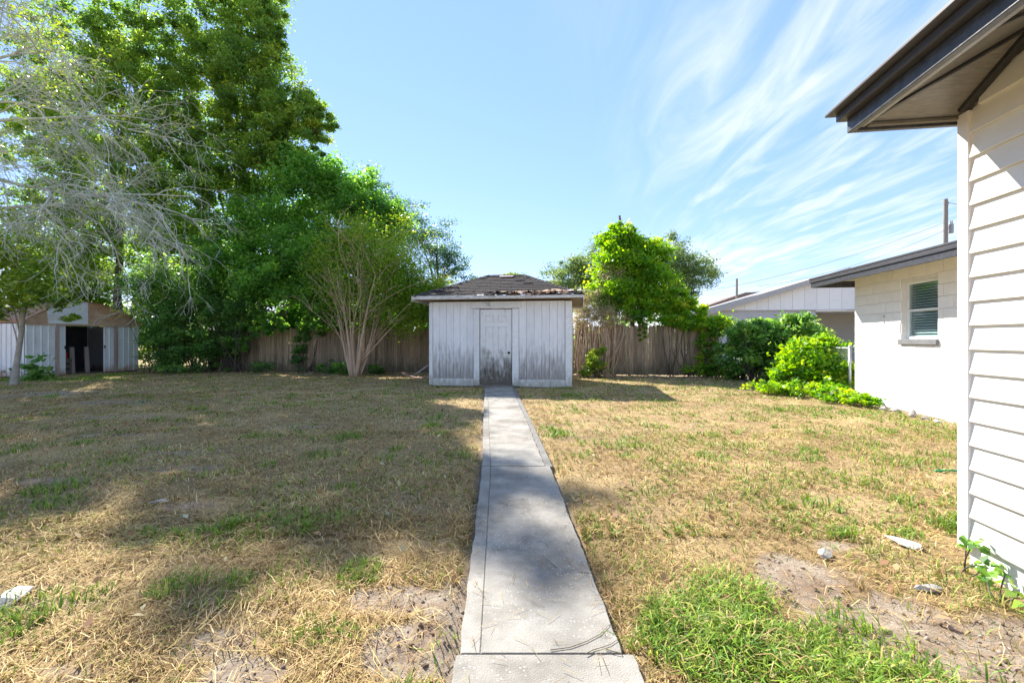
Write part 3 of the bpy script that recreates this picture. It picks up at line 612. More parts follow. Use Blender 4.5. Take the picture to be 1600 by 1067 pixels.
# ------------------------------------------------------------------ neighbours
def neighbour():
    T = empty('neighbour_house', (10.4, 25, 0), TH); tag(T, 'neighbouring white gabled house with grey wall and open carport', 'house')
    W = 14.5; HB = 2.88; PK = 5.0
    grey = mat('neigh_wall', (.44, .45, .50), (.50, .51, .56), rough=.8, scale=2, bump=.2); wh = mat('neigh_gable', (.76, .77, .78), (.82, .83, .84), rough=.7, rnd=.03)
    B = MB(); B.box(.45, 5.83, .12, 9, -.05, HB - .02); B.build('wall', grey, T)
    for i in range(11):
        B = MB(); B.box(.452, 5.828, .108, .119, .03 + i * .26, .03 + i * .26 + .25); B.build('wall_course', grey, T)
    B = MB(); B.box(5.84, W - .4, 3.6, 9, -.05, HB - .02); B.build('carport_wall', mat('carport_wall', (.48, .47, .44), (.54, .53, .5), rough=.8, scale=2), T)
    B = MB(); B.box(W - .6, W - .4, .2, 3.59, -.05, HB - .02); B.build('carport_post', wh, T)
    B = MB(); B.box(5.84, W - .42, .1, 3.6, HB - .12, HB - .06); B.build('carport_ceiling', wh, T)
    p = (PK - .30 - HB) / (W / 2 - .45); x = .45
    while x < W - .45:
        b = min(x + .6, W - .45); f = lambda q: HB + p * (min(q, W - q) - .45)
        B = MB(); B.prism([Vector((x + .006, 0, HB)), Vector((b - .006, 0, HB)), Vector((b - .006, 0, f(b) + .03)), Vector((x + .006, 0, f(x) + .03))], Vector((0, .02, 0)), Vector((0, .06, 0))); B.build('gable_board', wh, T); x = b
    B = MB(); B.box(.42, W - .42, -.005, .1, HB - .05, HB - .003); B.build('gable_sill', mat('neigh_trim', (.45, .45, .47), (.5, .5, .52), rough=.7), T)
    rm = mat('neigh_roof', (.27, .26, .26), (.38, .37, .36), rough=.95, scale=14, bump=.4)
    fm = mat('neigh_fascia', (.36, .36, .37), (.42, .42, .43), rough=.6)
    e = Vector((0, -.35, HB - .09)); q = Vector((W / 2, -.35, PK)); r_ = Vector((W, -.35, HB - .09))
    for a, b in ((e, q), (q, r_)):
        B = MB(); B.prism([a, b, b - Vector((0, 0, .16)), a - Vector((0, 0, .16))], Vector((0, .03, 0)), Vector((0, 9.6, 0))); B.build('roof', rm, T)
        B = MB(); B.prism([a + Vector((0, 0, .02)), b + Vector((0, 0, .02)), b - Vector((0, 0, .26)), a - Vector((0, 0, .26))], Vector((0, 0, 0)), Vector((0, .028, 0))); B.build('fascia', fm, T)
    # one farther roof and two poles
    D = empty('distant_house', (23.4, 46, 0), TH); tag(D, 'low distant brown roof just showing above the neighbouring roof slope', 'house')
    B = MB(); B.box(-4, 4, -3, 3, -.1, 4.5); B.build('wall', mat('far_wall', (.5, .46, .42), rough=.9), D)
    B = MB(); B.prism([Vector((-4.6, 0, 4.4)), Vector((4.6, 0, 4.4)), Vector((.7, 0, 5.75)), Vector((-.95, 0, 5.7))], Vector((0, -3.4, 0)), Vector((0, 3.4, 0))); B.build('roof', mat('far_roof', (.16, .12, .11), (.24, .19, .17), rough=.95), D)
    wood = mat('pole_wood', (.20, .18, .165), (.30, .28, .25), rough=.9, scale=8, stretch=(3, 3, .3))
    x, d = (1151 - 800) / FPX * 38, 38
    B = MB(); B.tube([(0, 0, -.3), (0, 0, 3), (.02, 0, 6.35)], [.12, .11, .09], 8); tag(B.build('utility_pole', wood, None, (x, d, 0)), 'short bare wooden pole rising behind the neighbouring roof', 'utility pole')
    x, d = (1477 - 800) / FPX * 34, 34
    P = empty('utility_pole', (x, d, 0)); tag(P, 'tall grey utility pole with small transformer and insulators above the block wing roof', 'utility pole')
    B = MB(); B.tube([(0, 0, -.3), (0, 0, 5), (.03, 0, 11.75)], [.19, .17, .14], 10); B.build('pole', wood, P)
    mt = mat('pole_metal', (.28, .29, .31), (.36, .37, .39), rough=.5, metal=.3)
    B = MB(); B.tube([(.38, -.05, 9.2), (.38, -.05, 9.25), (.38, -.05, 9.85), (.38, -.05, 9.92)], [.13, .16, .16, .1], 10); B.build('transformer', mt, P)
    B = MB(); B.tube([(.1, 0, 9.6), (.3, -.03, 9.6)], .03, 6); B.build('bracket', mt, P)
    for (dx, z) in ((.34, 10.1), (.46, 10.1), (.16, 11.5)):
        B = MB(); B.tube([(dx, -.05, z - .2), (dx, -.05, z - .1), (dx, -.05, z - .06), (dx, -.05, z), (dx, -.05, z + .07)], [.02, .05, .03, .05, .02], 8); B.build('insulator', mt, P)
    wm = mat('wire', (.05, .05, .055), rough=.6)
    for (b, lab) in (((14.5, 37, 5.0), 'thin upper cable running from the pole down behind the roof'), ((20, 37, 5.6), 'thin lower cable slung from the pole towards the block wing roof')):
        a = Vector((x - .1, d, 10.0 if b[0] < 18 else 9.4)); b = Vector(b); pts = []
        for i in range(15):
            t = i / 14; q = a.lerp(b, t); q.z -= 1.0 * 4 * t * (1 - t) * .6; pts.append(q)
        B = MB(); B.tube(pts, .011, 5); o = B.build('power_line', wm); tag(o, lab, 'cable')
    a = Vector((x + .15, d, 11.5)); pts = [a.lerp(Vector((58, 36, 13.5)), i / 12) - Vector((0, 0, 1.5 * 4 * (i / 12) * (1 - i / 12))) for i in range(13)]
    B = MB(); B.tube(pts, .018, 5); tag(B.build('power_line', wm), 'thin cable leaving the pole top away from the roofs', 'cable')
neighbour()

# ------------------------------------------------------------------ metal shed on the left
def metal_shed():
    ang = math.atan2(.962, .275); T = empty('metal_shed', (-16.5, 15.4, 0), ang)
    tag(T, 'rusty white metal storage shed with its doors slid open', 'shed')
    W = 3.64; D = 3.0; H = 1.86
    wm = mat('shed_metal', (.60, .64, .67), (.72, .75, .78), rough=.5, scale=3, spec=.4, rnd=.05)
    stain(wm, (.30, .15, .07), lo=.0, hi=.5, amount=.85, scale=5, stretch=(1, 1, .4), thr=(.52, .7))
    rust = mat('rust', (.30, .13, .05), (.52, .33, .18), rough=.8, scale=4, bump=.3); stain(rust, (.55, .5, .44), lo=1.6, hi=2.9, amount=.4, scale=2, stretch=(1, 1, 1), thr=(.5, .6))
    post = mat('post_brown', (.30, .23, .20), (.42, .34, .30), rough=.7, scale=5, stretch=(2, 2, .3), rnd=.1)
    def ribbed(x0, x1, name, m, y=0., z1=H - .02):
        n = max(1, round((x1 - x0) / .2)); w = (x1 - x0) / n
        for i in range(n):
            a = x0 + i * w; B = MB(); pf = [(a, 0), (a + .018, -.022), (a + .04, -.022), (a + .058, 0), (a + w, 0)]
            V = []; 
            for z in (.03, z1): V += [(p[0], y + p[1], z) for p in pf] + [(p[0], y + p[1] + .006, z) for p in pf]
            F = [(j, j + 1, j + 11, j + 10) for j in range(4)] + [(5 + j + 1, 5 + j, 15 + j, 15 + j + 1) for j in range(4)]
            B.add(V, F); B.build(name, m, T)
    ribbed(.02, .83, 'wall_panel', wm); ribbed(2.84, W - .02, 'wall_panel', wm)
    for a in (.835, 2.735):
        B = MB(); B.box(a, a + .1, -.05, .02, .01, H); B.build('door_post', post, T, bevel=.004)
    ribbed(.94, 1.16, 'door', wm, .03); ribbed(2.37, 2.73, 'door', wm, .03)
    for x in (1.14, 2.40):
        B = MB(); B.box(x - .02, x + .02, -.0, .024, .95, 1.06); B.build('door_handle', mat('handle_black', (.03, .03, .03), rough=.5), T)
    B = MB(); B.box(.0, .022, .03, D, .02, H - .02); B.build('side_wall', wm, T)
    for i in range(11):
        B = MB(); y = .15 + i * .26; B.box(-.022, -.001, y, y + .05, .02, H - .02); B.build('rib', wm, T)
    B = MB(); B.box(W - .022, W, .03, D, .02, H - .02); B.build('side_wall', wm, T)
    B = MB(); B.box(.03, W - .03, D - .02, D, .02, H - .02); B.build('back_wall', mat('shed_inside', (.05, .06, .08), (.09, .10, .12), rough=.6, scale=3), T)
    B = MB(); B.box(.03, W - .03, .04, D - .03, -.02, .025); B.build('floor_panel', mat('shed_floor', (.1, .09, .08), (.16, .14, .12), rough=.9), T)
    pf = [(-1.84, .0), (-1.82, .1), (-1.24, .50), (-.46, .78), (0, .84), (.46, .78), (1.24, .50), (1.82, .1), (1.84, .0)]; c = W / 2
    half = [Vector((c + p[0], 0, H + p[1])) for p in pf]
    for name, pl, m in (('gable_panel', half[:5] + [Vector((c, 0, H))], wm), ('gable_panel', half[4:] + [Vector((c, 0, H))], rust)):
        B = MB(); B.prism(pl[::-1], Vector((0, -.03, 0)), Vector((0, .0, 0))); o = B.build(name, m, T)
        if m is rust: o['label'] = 'rusty brown right half of the gable'
    B = MB(); B.prism([half[0] + Vector((0, -.003, .003)), half[1] + Vector((0, -.003, 0)), half[2] + Vector((0, -.003, -.004)), Vector((c - 1.2, -.003, H + .003))][::-1], Vector((0, -.035, 0)), Vector((0, -.03, 0))); B.build('rust_plate', rust, T)
    B = MB(); B.box(.0, W, -.045, .03, H - .06, H - .001); B.build('header_track', rust, T)
    rf = mat('shed_roof_metal', (.42, .40, .38), (.6, .58, .55), rough=.6, scale=3); stain(rf, (.30, .13, .05), lo=1.8, hi=3.6, amount=.95, scale=2, thr=(.35, .5))
    for i in range(8):
        a, b = half[i], half[i + 1]; B = MB(); up = Vector((0, 0, .012)); B.add([a + Vector((0, -.07, .004)), b + Vector((0, -.07, .004)), b + Vector((0, D + .05, .004)), a + Vector((0, D + .05, .004)), a + Vector((0, -.07, 0)) + up, b + Vector((0, -.07, 0)) + up, b + Vector((0, D + .05, 0)) + up, a + Vector((0, D + .05, 0)) + up], [(0, 3, 2, 1), (4, 5, 6, 7), (0, 1, 5, 4), (1, 2, 6, 5), (2, 3, 7, 6), (3, 0, 4, 7)]); B.build('roof_sheet', rf, T)
    B = MB(); B.prism(half, Vector((0, D - .03, 0)), Vector((0, D - .004, 0))); B.build('gable_panel', wm, T)
    Mx = T.matrix_basis = Matrix.Translation((-16.5, 15.4, 0)) @ Matrix.Rotation(ang, 4, 'Z')
    def wpt(x, y, z): return Mx @ Vector((x, y, z))
    # things kept inside
    B = MB(); B.box(-.07, .07, -.02, .02, 0, .98); o = B.build('wooden_board', mat('inside_board', (.26, .21, .18), (.36, .3, .27), rough=.9, scale=6, rnd=.1, stretch=(3, 3, .4)), None, wpt(1.62, .45, .026), (R(-4), 0, ang)); tag(o, 'upright brown board beside the red can inside the metal shed', 'board')
    o = link('wooden_board', o.data, None, None, wpt(2.12, .5, .026), (R(-4), 0, ang)); tag(o, 'upright brown board near the right door inside the metal shed', 'board')
    K = empty('fuel_can', wpt(1.36, .55, .026), ang); tag(K, 'red plastic can on a box in the metal shed doorway', 'can')
    rm = mat('red_plastic', (.42, .03, .03), (.5, .05, .04), rough=.4)
    B = MB(); B.box(-.12, .12, -.08, .08, .56, .80); B.build('body', rm, K, bevel=.03)
    B = MB(); B.tube([(-.08, 0, .79), (-.06, 0, .87), (.04, 0, .87), (.07, 0, .79)], .016, 8); B.build('handle', rm, K)
    B = MB(); B.tube([(.1, 0, .78), (.13, 0, .84), (.19, 0, .9)], [.022, .018, .012], 8); B.build('spout', mat('spout', (.04, .04, .04), rough=.5), K)
    X_ = empty('storage_crate', wpt(1.36, .6, .026), ang); tag(X_, 'dark slatted crate under the red can in the shed', 'crate'); cm = mat('crate_wood', (.10, .085, .07), (.16, .13, .11), rough=.9)
    for z in (.0, .19, .38):
        for y in (-.17, .17):
            B = MB(); B.box(-.22, .22, y - .01, y + .01, z + .01, z + .15); B.build('slat', cm, X_)
        for x in (-.22, .22):
            B = MB(); B.box(x - .01, x + .01, -.159, .159, z + .01, z + .15); B.build('slat', cm, X_)
    B = MB(); B.box(-.232, .232, -.182, .182, .536, .558); B.build('lid', cm, X_)
    # blue tarp hung on the back wall
    n = 14; V = []; 
    for i in range(n + 1):
        for j in range(9):
            V.append(wpt(.75 + 2.0 * i / n, D - .12 + .05 * math.sin(i * 1.7 + j * .3), 1.72 - .95 * j / 8 + .03 * math.sin(i)))
    F = [(i * 9 + j, i * 9 + j + 1, i * 9 + j + 10, i * 9 + j + 9) for i in range(n) for j in range(8)]
    B = MB(); B.add(V, F); o = B.build('blue_tarp', mat('tarp', (.03, .12, .34), (.05, .18, .45), rough=.5, scale=3), None, smooth=True); tag(o, 'blue plastic tarp hanging inside the metal shed', 'tarp')
    so_ = o.modifiers.new('t', 'SOLIDIFY'); so_.thickness = .006
metal_shed()

# ------------------------------------------------------------------ trees and shrubs
BARK = mat('bark_dark', (.06, .05, .04), (.14, .12, .095), rough=.95, scale=9, bump=.8, bscale=25, stretch=(2, 2, .5))
BARK_TAN = mat('bark_tan', (.44, .30, .20), (.62, .48, .35), rough=.8, scale=6, bump=.3, bscale=15, stretch=(2, 2, .3))
BARK_GREY = mat('bark_lichen', (.34, .36, .29), (.60, .63, .53), rough=.9, scale=9, bump=.5, bscale=40)
LM = {
 'oak': leafmat('oak_leaf', [(.045, .10, .022), (.085, .17, .032), (.14, .235, .04), (.25, .31, .05)], .62),
 'camphor': leafmat('camphor_leaf', [(.045, .125, .03), (.08, .20, .038), (.125, .27, .045), (.22, .36, .06)], .6, .34),
 'dark': leafmat('understory_leaf', [(.03, .085, .024), (.06, .15, .034), (.10, .21, .045), (.2, .29, .08)], .55, .3),
 'myrtle': leafmat('myrtle_leaf', [(.06, .14, .018), (.12, .23, .022), (.19, .27, .03), (.28, .25, .05)], .5),
 'lime': leafmat('lime_leaf', [(.04, .12, .012), (.09, .22, .016), (.18, .31, .02), (.33, .42, .04)], .58),
 'grey': leafmat('grey_oak_leaf', [(.05, .10, .04), (.09, .15, .05), (.14, .20, .06), (.21, .26, .07)], .45),
 'blue': leafmat('blue_leaf', [(.03, .085, .045), (.06, .13, .065), (.10, .18, .08)], .35),
 'yellow': leafmat('yellow_leaf', [(.05, .11, .02), (.10, .18, .025), (.18, .26, .03), (.27, .31, .05)], .45),
 'mulb': leafmat('mulberry_leaf', [(.045, .12, .03), (.09, .20, .04), (.15, .27, .05), (.25, .36, .08)], .55),
 'dry': leafmat('dry_vine_leaf', [(.16, .13, .07), (.28, .24, .12), (.34, .3, .2), (.2, .26, .06)], .35),
}
def curve(a, b, n, rng, jit, sag=0.):
    a = np.array(a, float); b = np.array(b, float); L_ = np.linalg.norm(b - a); P = []
    k = rng.normal(size=3) * jit * L_
    for i in range(n):
        t = i / (n - 1); P.append(a + (b - a) * t + k * math.sin(math.pi * t) + np.array((0, 0, sag * L_ * math.sin(math.pi * t))))
    return P
def plant(name, label, cat, base, lobes, leaf, per, lm, trunk=None, bark=BARK, seed=1, cr=.36, shell=.4, group=None, up=.28, ratio=.55, limbs=6, r0=.2, flat=.62, floor=.03, crown='crown', edge_jit=.12, limb_from=(.35, .85)):
    rng = np.random.default_rng(seed); T = empty(name, (base[0], base[1], 0)); tag(T, label, cat, group)
    b0 = np.array((base[0], base[1], 0.)); Cs = []; Vs = []; B = MB(); hub = None
    if trunk:                                   # list of (dx,dy,z) points
        tp = [np.array(p, float) for p in trunk]; nT = len(tp)
        rads = [r0 * (1 - .62 * i / (nT - 1)) for i in range(nT)]; rads[0] *= 1.25
        B.tube([tp[0] - np.array((0, 0, .15))] + tp, [rads[0]] + rads, 9)
    for lb in lobes:
        cx, cy, cz, rx, ry, rz, n = lb; c = np.array((cx, cy, cz)) - b0; rr = np.array((rx, ry, rz))
        d = unit(rng.normal(size=(n, 3))); f = shell + (1 - shell) * rng.random((n, 1)) ** .7
        f = f * (1 + rng.normal(size=(n, 1)) * edge_jit)
        cl = c + d * f * rr
        cl[:, 2] = np.maximum(cl[:, 2], floor + .05)
        rads = cr * min(rx, ry, rz) * rng.uniform(.55, 1.25, (n, 1))
        cnt = rng.poisson(per, n)
        tone = rng.normal(.46, .20, n)
        for i in range(n):
            k = cnt[i]
            p = rng.normal(size=(k, 3)) * rads[i] * np.array((1, 1, flat)) * .62 + cl[i]
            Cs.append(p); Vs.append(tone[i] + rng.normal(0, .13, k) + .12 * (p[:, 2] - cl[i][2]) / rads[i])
        if trunk:
            tt = rng.uniform(*limb_from); q = tt * (nT - 1); i0 = int(q); s0 = tp[i0] + (tp[min(i0 + 1, nT - 1)] - tp[i0]) * (q - i0)
            P = curve(s0, c, 6, rng, .08, .06); r1 = r0 * .42 * max(.35, (min(rx, rz) / 2) ** .5)
            B.tube(P, np.linspace(r1, r1 * .35, 6), 6)
            sel = rng.choice(n, min(n, limbs), replace=False)
            for j in sel:
                st = P[rng.integers(2, 6)]; Q = curve(st, cl[j], 4, rng, .1, .05); B.tube(Q, np.linspace(r1 * .3, .006, 4), 4, cap=False)
        elif limbs:
            for j in rng.choice(n, min(n, limbs), replace=False):
                st = np.array((c[0] + rng.normal() * rx * .2, c[1] + rng.normal() * ry * .2, -.03)); B.tube(curve(st, cl[j], 5, rng, .08), np.linspace(r0, .004, 5), 5, cap=False)
    C = np.concatenate(Cs); V = np.concatenate(Vs); C[:, 2] = np.maximum(C[:, 2], floor)
    me = leaves_mesh('leaves', C, leaf * rng.uniform(.65, 1.25, len(C)), V, lm, rng, up=up, ratio=ratio)
    link(crown, me, None, T)
    if B.f: B.build('trunk' if trunk else 'stems', bark, T, smooth=True)
    return T

def trees():
    G1 = 'tall trees behind the back fence'
    plant('oak_tree', 'tallest fine-leaved oak whose crown leans out over the bright bushy tree', 'tree', (-11.2, 18.9), [
        (-10.6, 18, 11.6, 2.3, 1.2, 2.2, 150), (-8.35, 17.6, 9.9, 1.35, .9, 1.25, 80), (-7.5, 17.3, 9.3, .75, .6, .9, 20), (-11.0, 18.4, 14.6, 2.1, 1.1, 1.6, 84), (-9.6, 17.8, 13.2, .9, .7, 1.0, 28),
        (-11.6, 18, 8.0, 2.2, 1.2, 1.8, 130), (-12.6, 18, 12.6, 2.0, 1.0, 1.8, 74), (-9.4, 17.8, 8.6, 1.3, .9, 1.0, 58), (-11.5, 18.0, 10.0, 1.6, .8, 1.2, 60)], .125, 155, LM['oak'],
        [(0, 0, 0), (.1, -.1, 2.5), (-.1, -.2, 5), (.15, -.4, 7.2), (.5, -.5, 9.3), (.3, -.4, 11.4)], seed=11, r0=.15, cr=.27, limbs=16, shell=.3)
    plant('oak_tree', 'tall dense oak rising behind the bare grey branches and the metal shed', 'tree', (-16.2, 19), [
        (-15.2, 18, 11, 2.6, 1.2, 2.4, 115), (-17.5, 18.5, 13.0, 2.6, 1.2, 2.0, 80), (-20.6, 19, 11.5, 2.2, 1.2, 2.2, 60), (-14.8, 18, 14.0, 2.2, 1.0, 1.3, 34), (-15.5, 17.8, 7.6, 2.6, 1.2, 1.9, 100), (-18.6, 18.5, 9, 2.4, 1.2, 2.6, 90), (-13.3, 17.8, 9.6, 1.5, 1.0, 1.4, 55),
        (-13.2, 17.8, 5.9, 2.0, 1.5, 1.5, 85), (-16.8, 18.6, 5.0, 2.0, 1.2, 1.5, 70), (-19.8, 19.4, 5.0, 2.0, 1.6, 2.0, 70), (-13.8, 18, 7.9, 1.4, .9, 1.3, 46), (-18.4, 18.8, 6.9, 1.8, .9, 1.2, 46)], .135, 140, LM['oak'],
        [(0, 0, 0), (-.2, -.1, 3), (.1, -.2, 6), (.2, -.3, 10), (.1, -.4, 13.5)], seed=12, r0=.17, cr=.27, limbs=14, shell=.3)
    plant('camphor_tree', 'bright green dense rounded tree spilling over the fence behind the multi-stemmed tree', 'tree', (-7.9, 19.1), [
        (-8.2, 18.3, 7.6, 1.5, 1.5, 1.45, 110), (-6.6, 18.2, 7.0, 1.25, 1.2, 1.2, 85), (-5.2, 18.2, 6.0, 1.0, 1.0, 1.0, 60), (-5.6, 17.8, 5.0, 1.25, 1.1, 1.35, 90), (-9.6, 18.2, 5.8, 1.6, 1.4, 1.5, 110), (-7.6, 17.6, 4.7, 1.5, 1.2, 1.4, 110),
        (-9.3, 17.4, 3.6, 1.3, 1.1, 1.0, 80), (-7.0, 17.3, 3.0, 1.2, .9, .9, 70), (-5.0, 17.5, 3.4, 1.1, .8, 1.0, 60), (-10.9, 17.8, 4.6, 1.2, 1.1, 1.2, 70), (-3.9, 17.4, 2.7, 1.1, .7, .7, 50), (-8.7, 19.3, 2.4, 1.5, .6, .9, 60), (-6.2, 19.0, 2.3, 1.4, .6, .8, 55), (-9.6, 17.7, 1.9, .9, .3, .5, 44), (-7.3, 17.4, 2.0, .9, .3, .45, 40), (-10.7, 17.9, 1.5, .6, .3, .9, 36)], .135, 125, LM['camphor'],
        [(0, 0, 0), (.1, -.2, 1.8), (-.1, -.4, 3.6), (.1, -.6, 6)], seed=13, r0=.2, cr=.30, limbs=10, shell=.45)
    plant('oak_tree', 'slender bluish-green tree showing past the crown edge left of the wooden shed', 'tree', (-3.4, 22.4), [
        (-3.9, 22, 5.9, 1.25, 1.1, 1.2, 50), (-3.0, 22, 4.9, 1.1, 1, 1.1, 45), (-5.0, 21.5, 6.7, 1.2, 1.1, 1.3, 50), (-2.3, 22, 3.7, .9, .8, .8, 30), (-6.3, 21.2, 8.0, 1.1, 1.1, 1.1, 45)], .10, 80, LM['blue'],
        [(0, 0, 0), (-.1, -.1, 2.5), (-.3, -.2, 5.5)], seed=14, r0=.12, cr=.3, limbs=12, shell=.25)
    rr = random.Random(21); labs = ['hidden behind the metal shed', 'behind the two tall oaks', 'between the two oak trunks', 'behind the bright bushy tree', 'behind the multi-stemmed tree', 'left of the wooden shed beyond the fence', 'beyond the shrubs by the metal shed', 'below the bright bushy crown beyond the fence', 'low behind the tan stems beyond the fence', 'low between the oak and the bright bushy tree', 'just above the metal shed roof']
    for i, (x, y, h, w) in enumerate(((-22, 22, 6.5, 2.6), (-17.5, 23, 7.5, 2.8), (-13.6, 22, 7.0, 2.5), (-10.2, 22.5, 6.8, 2.5), (-7.0, 22, 5.4, 2.2), (-3.6, 21, 2.6, 1.8), (-15.6, 20.6, 5.2, 2.2), (-9.2, 20.6, 3.4, 1.6), (-5.6, 20.2, 3.0, 1.6), (-11.8, 20.8, 4.2, 1.7), (-19.4, 21.2, 6.0, 2.0))):
        plant('background_tree', 'dense green tree ' + labs[i], 'tree', (x, y), [(x, y, h * .30, w, 1.3, h * .30, 60), (x + rr.uniform(-.5, .5), y, h * .68, w * .85, 1.3, h * .27, 60)], .22, 60, LM['dark' if i % 2 else 'oak'], [(0, 0, 0), (.1, 0, h * .3), (0, 0, h * .7)], seed=100 + i, r0=.12, cr=.34, limbs=4, shell=.3)
    for i, (x, y, h, w) in enumerate(((1.6, 19.5, 2.0, 1.5), (4.2, 19.2, 2.2, 1.7), (7.0, 18.5, 2.0, 1.6))):
        plant('background_shrub', ('green shrub beyond the fence just behind the wooden shed', 'green shrub beyond the fence below the vine-covered tree', 'green shrub beyond the ivy end of the fence')[i], 'shrub', (x, y), [(x, y, h * .5, w, .8, h * .5, 60)], .16, 50, LM['mulb'], None, seed=120 + i, r0=.02, limbs=8, cr=.4)
    # understory along the left of the fence
    G2 = 'dark understory shrubs at the left end of the fence'
    for i, (b, lb, lab) in enumerate((
        ((-13.3, 17.9), [(-13.25, 17.8, 1.5, .95, .8, 1.5, 90), (-14.0, 17.9, 3.3, 1.2, .9, 1.0, 70)], 'dark leafy shrub crowding the right side of the metal shed'),
        ((-12.3, 18.0), [(-12.3, 17.9, 1.6, 1.1, .8, 1.6, 100), (-12.4, 18, 3.6, 1.2, 1, 1.1, 70)], 'dark leafy shrub covering the far end of the fence'),
        ((-10.9, 18.3), [(-10.8, 17.9, 3.0, 1.2, .8, 1.1, 80), (-11.2, 18.0, 1.5, .6, .5, 1.3, 50)], 'leafy shrub hanging its glossy leaves over the fence top'))):
        plant('understory_shrub', lab, 'shrub', b, lb, .11, 95, LM['dark'], None, seed=20 + i, r0=.016, cr=.33, limbs=16, shell=.5)
    plant('vine_clump', 'narrow dark vine climbing the fence left of the multi-stemmed tree', 'vine', (-8.35, 17.95), [(-8.35, 17.95, .9, .35, .14, .85, 26), (-8.0, 18, 1.7, .7, .2, .35, 24)], .10, 60, LM['dark'], None, seed=31, r0=.025, limbs=6, cr=.8)
    for i, (x, y, h, w, lab, lm) in enumerate(((-7.0, 17.3, .55, .45, 'low green weed clump at the fence left of the tan stems', 'dark'), (-5.0, 16.9, .4, .35, 'small weed at the fence right of the tan stems', 'dark'), (-9.7, 17.6, .5, .5, 'broad-leaved weed at the shady fence foot', 'dark'), (-6.2, 16.6, .6, .35, 'leafy sucker beside the tan stems', 'camphor'), (-12.6, 16.7, .35, .6, 'ground ivy patch beside the leaning stick', 'dark'))):
        plant('weed_clump', lab, 'weed', (x, y), [(x, y, h * .45, w, w * .7, h * .5, 16)], .10, 26, LM[lm], None, seed=40 + i, r0=.008, limbs=8, cr=.5)
    # crape myrtle
    rng = np.random.default_rng(5); T = empty('crape_myrtle', (-5.48, 15.9, 0)); tag(T, 'multi-stemmed tree with smooth tan stems fanning up before the fence', 'tree')
    B = MB(); tips = []
    for i in range(15):
        a = 2 * math.pi * i / 15 + rng.normal() * .2; ro = .10 + .05 * rng.random(); s = np.array((math.cos(a) * ro, math.sin(a) * ro * .6, -.12))
        lean = rng.uniform(.18, .62); out = np.array((math.cos(a) * .85 + .2, math.sin(a) * .5, 0)); H = rng.uniform(3.0, 4.2)
        e = s + out * lean * H * .62 + np.array((0, 0, H)); P = curve(s, e, 9, rng, .025); P = [p + np.array((0, 0, 0)) + out * .18 * (max(0, k / 8 - .35)) ** 1.5 for k, p in enumerate(P)]
        r = rng.uniform(.026, .062); B.tube(P, np.linspace(r, r * .38, 9), 7)
        for k in range(5):
            st = P[rng.integers(3, 9)]; d = np.array((out[0] * rng.uniform(.2, 1.0) + rng.normal() * .4, rng.normal() * .45, rng.uniform(.7, 1.5))); q = st + d * rng.uniform(.8, 1.5); Q = curve(st, q, 5, rng, .06); B.tube(Q, np.linspace(r * .36, .008, 5), 5, cap=False); tips.append(q)
            for m_ in range(4):
                st2 = Q[rng.integers(2, 5)]; q2 = st2 + np.array((out[0] * .4 + rng.normal() * .4, rng.normal() * .4, rng.uniform(.1, .8))) * .8; B.tube(curve(st2, q2, 4, rng, .08), np.linspace(.009, .003, 4), 4, cap=False); tips.append(q2)
    for (ex, ez) in ((1.35, 2.35), (1.75, 2.2), (1.1, 2.0)):       # low side stems to the right
        P = curve((.05, 0, .3), (ex, .1, ez), 7, rng, .05); B.tube(P, np.linspace(.03, .012, 7), 6)
        for k in range(4):
            q = P[4 + k % 3] + np.array((rng.uniform(.1, .6), rng.normal() * .3, rng.uniform(.1, .5))); B.tube(curve(P[4 + k % 3], q, 4, rng, .08), np.linspace(.01, .003, 4), 4, cap=False); tips.append(q)
    B.build('trunk', BARK_TAN, T, smooth=True)
    C = []; V = []
    for t in tips:
        k = rng.poisson(24 if t[0] < .6 else 60); C.append(t + rng.normal(size=(k, 3)) * np.array((.24, .24, .2))); V.append(rng.normal(.42, .25, k) + rng.normal() * .12)
    for (cx, cy, cz, rx, ry, rz, n, per) in ((2.3, .5, 2.75, 1.15, .8, .85, 120, 115), (1.4, .3, 3.6, .95, .8, .7, 65, 90), (2.95, .5, 2.35, .75, .6, .55, 60, 110), (1.7, .2, 1.75, .6, .4, .35, 26, 40), (-.1, .1, 5.0, 1.1, .8, .45, 36, 45), (-1.0, .1, 4.2, .7, .6, .5, 20, 38), (.3, -.1, 1.75, .35, .3, .35, 14, 30)):
        d = unit(rng.normal(size=(n, 3))) * (.35 + .65 * rng.random((n, 1)) ** .7) * np.array((rx, ry, rz)) + np.array((cx, cy, cz))
        for q in d:
            k = rng.poisson(per); C.append(q + rng.normal(size=(k, 3)) * .17); V.append(rng.normal(.5, .2, k) + rng.normal() * .15)
        for q in d[:8]: pass
    C = np.concatenate(C); link('crown', leaves_mesh('leaves', C, .082 * rng.uniform(.7, 1.3, len(C)), np.concatenate(V), LM['myrtle'], rng), None, T)
    # half-dead lichen tree at the far left, its trunk outside the picture
    rng = np.random.default_rng(9); T = empty('bare_tree', (-11.0, 8.4, 0)); tag(T, 'half-dead tree reaching in with bare lichen-grey branches', 'tree')
    B = MB(); ends = []
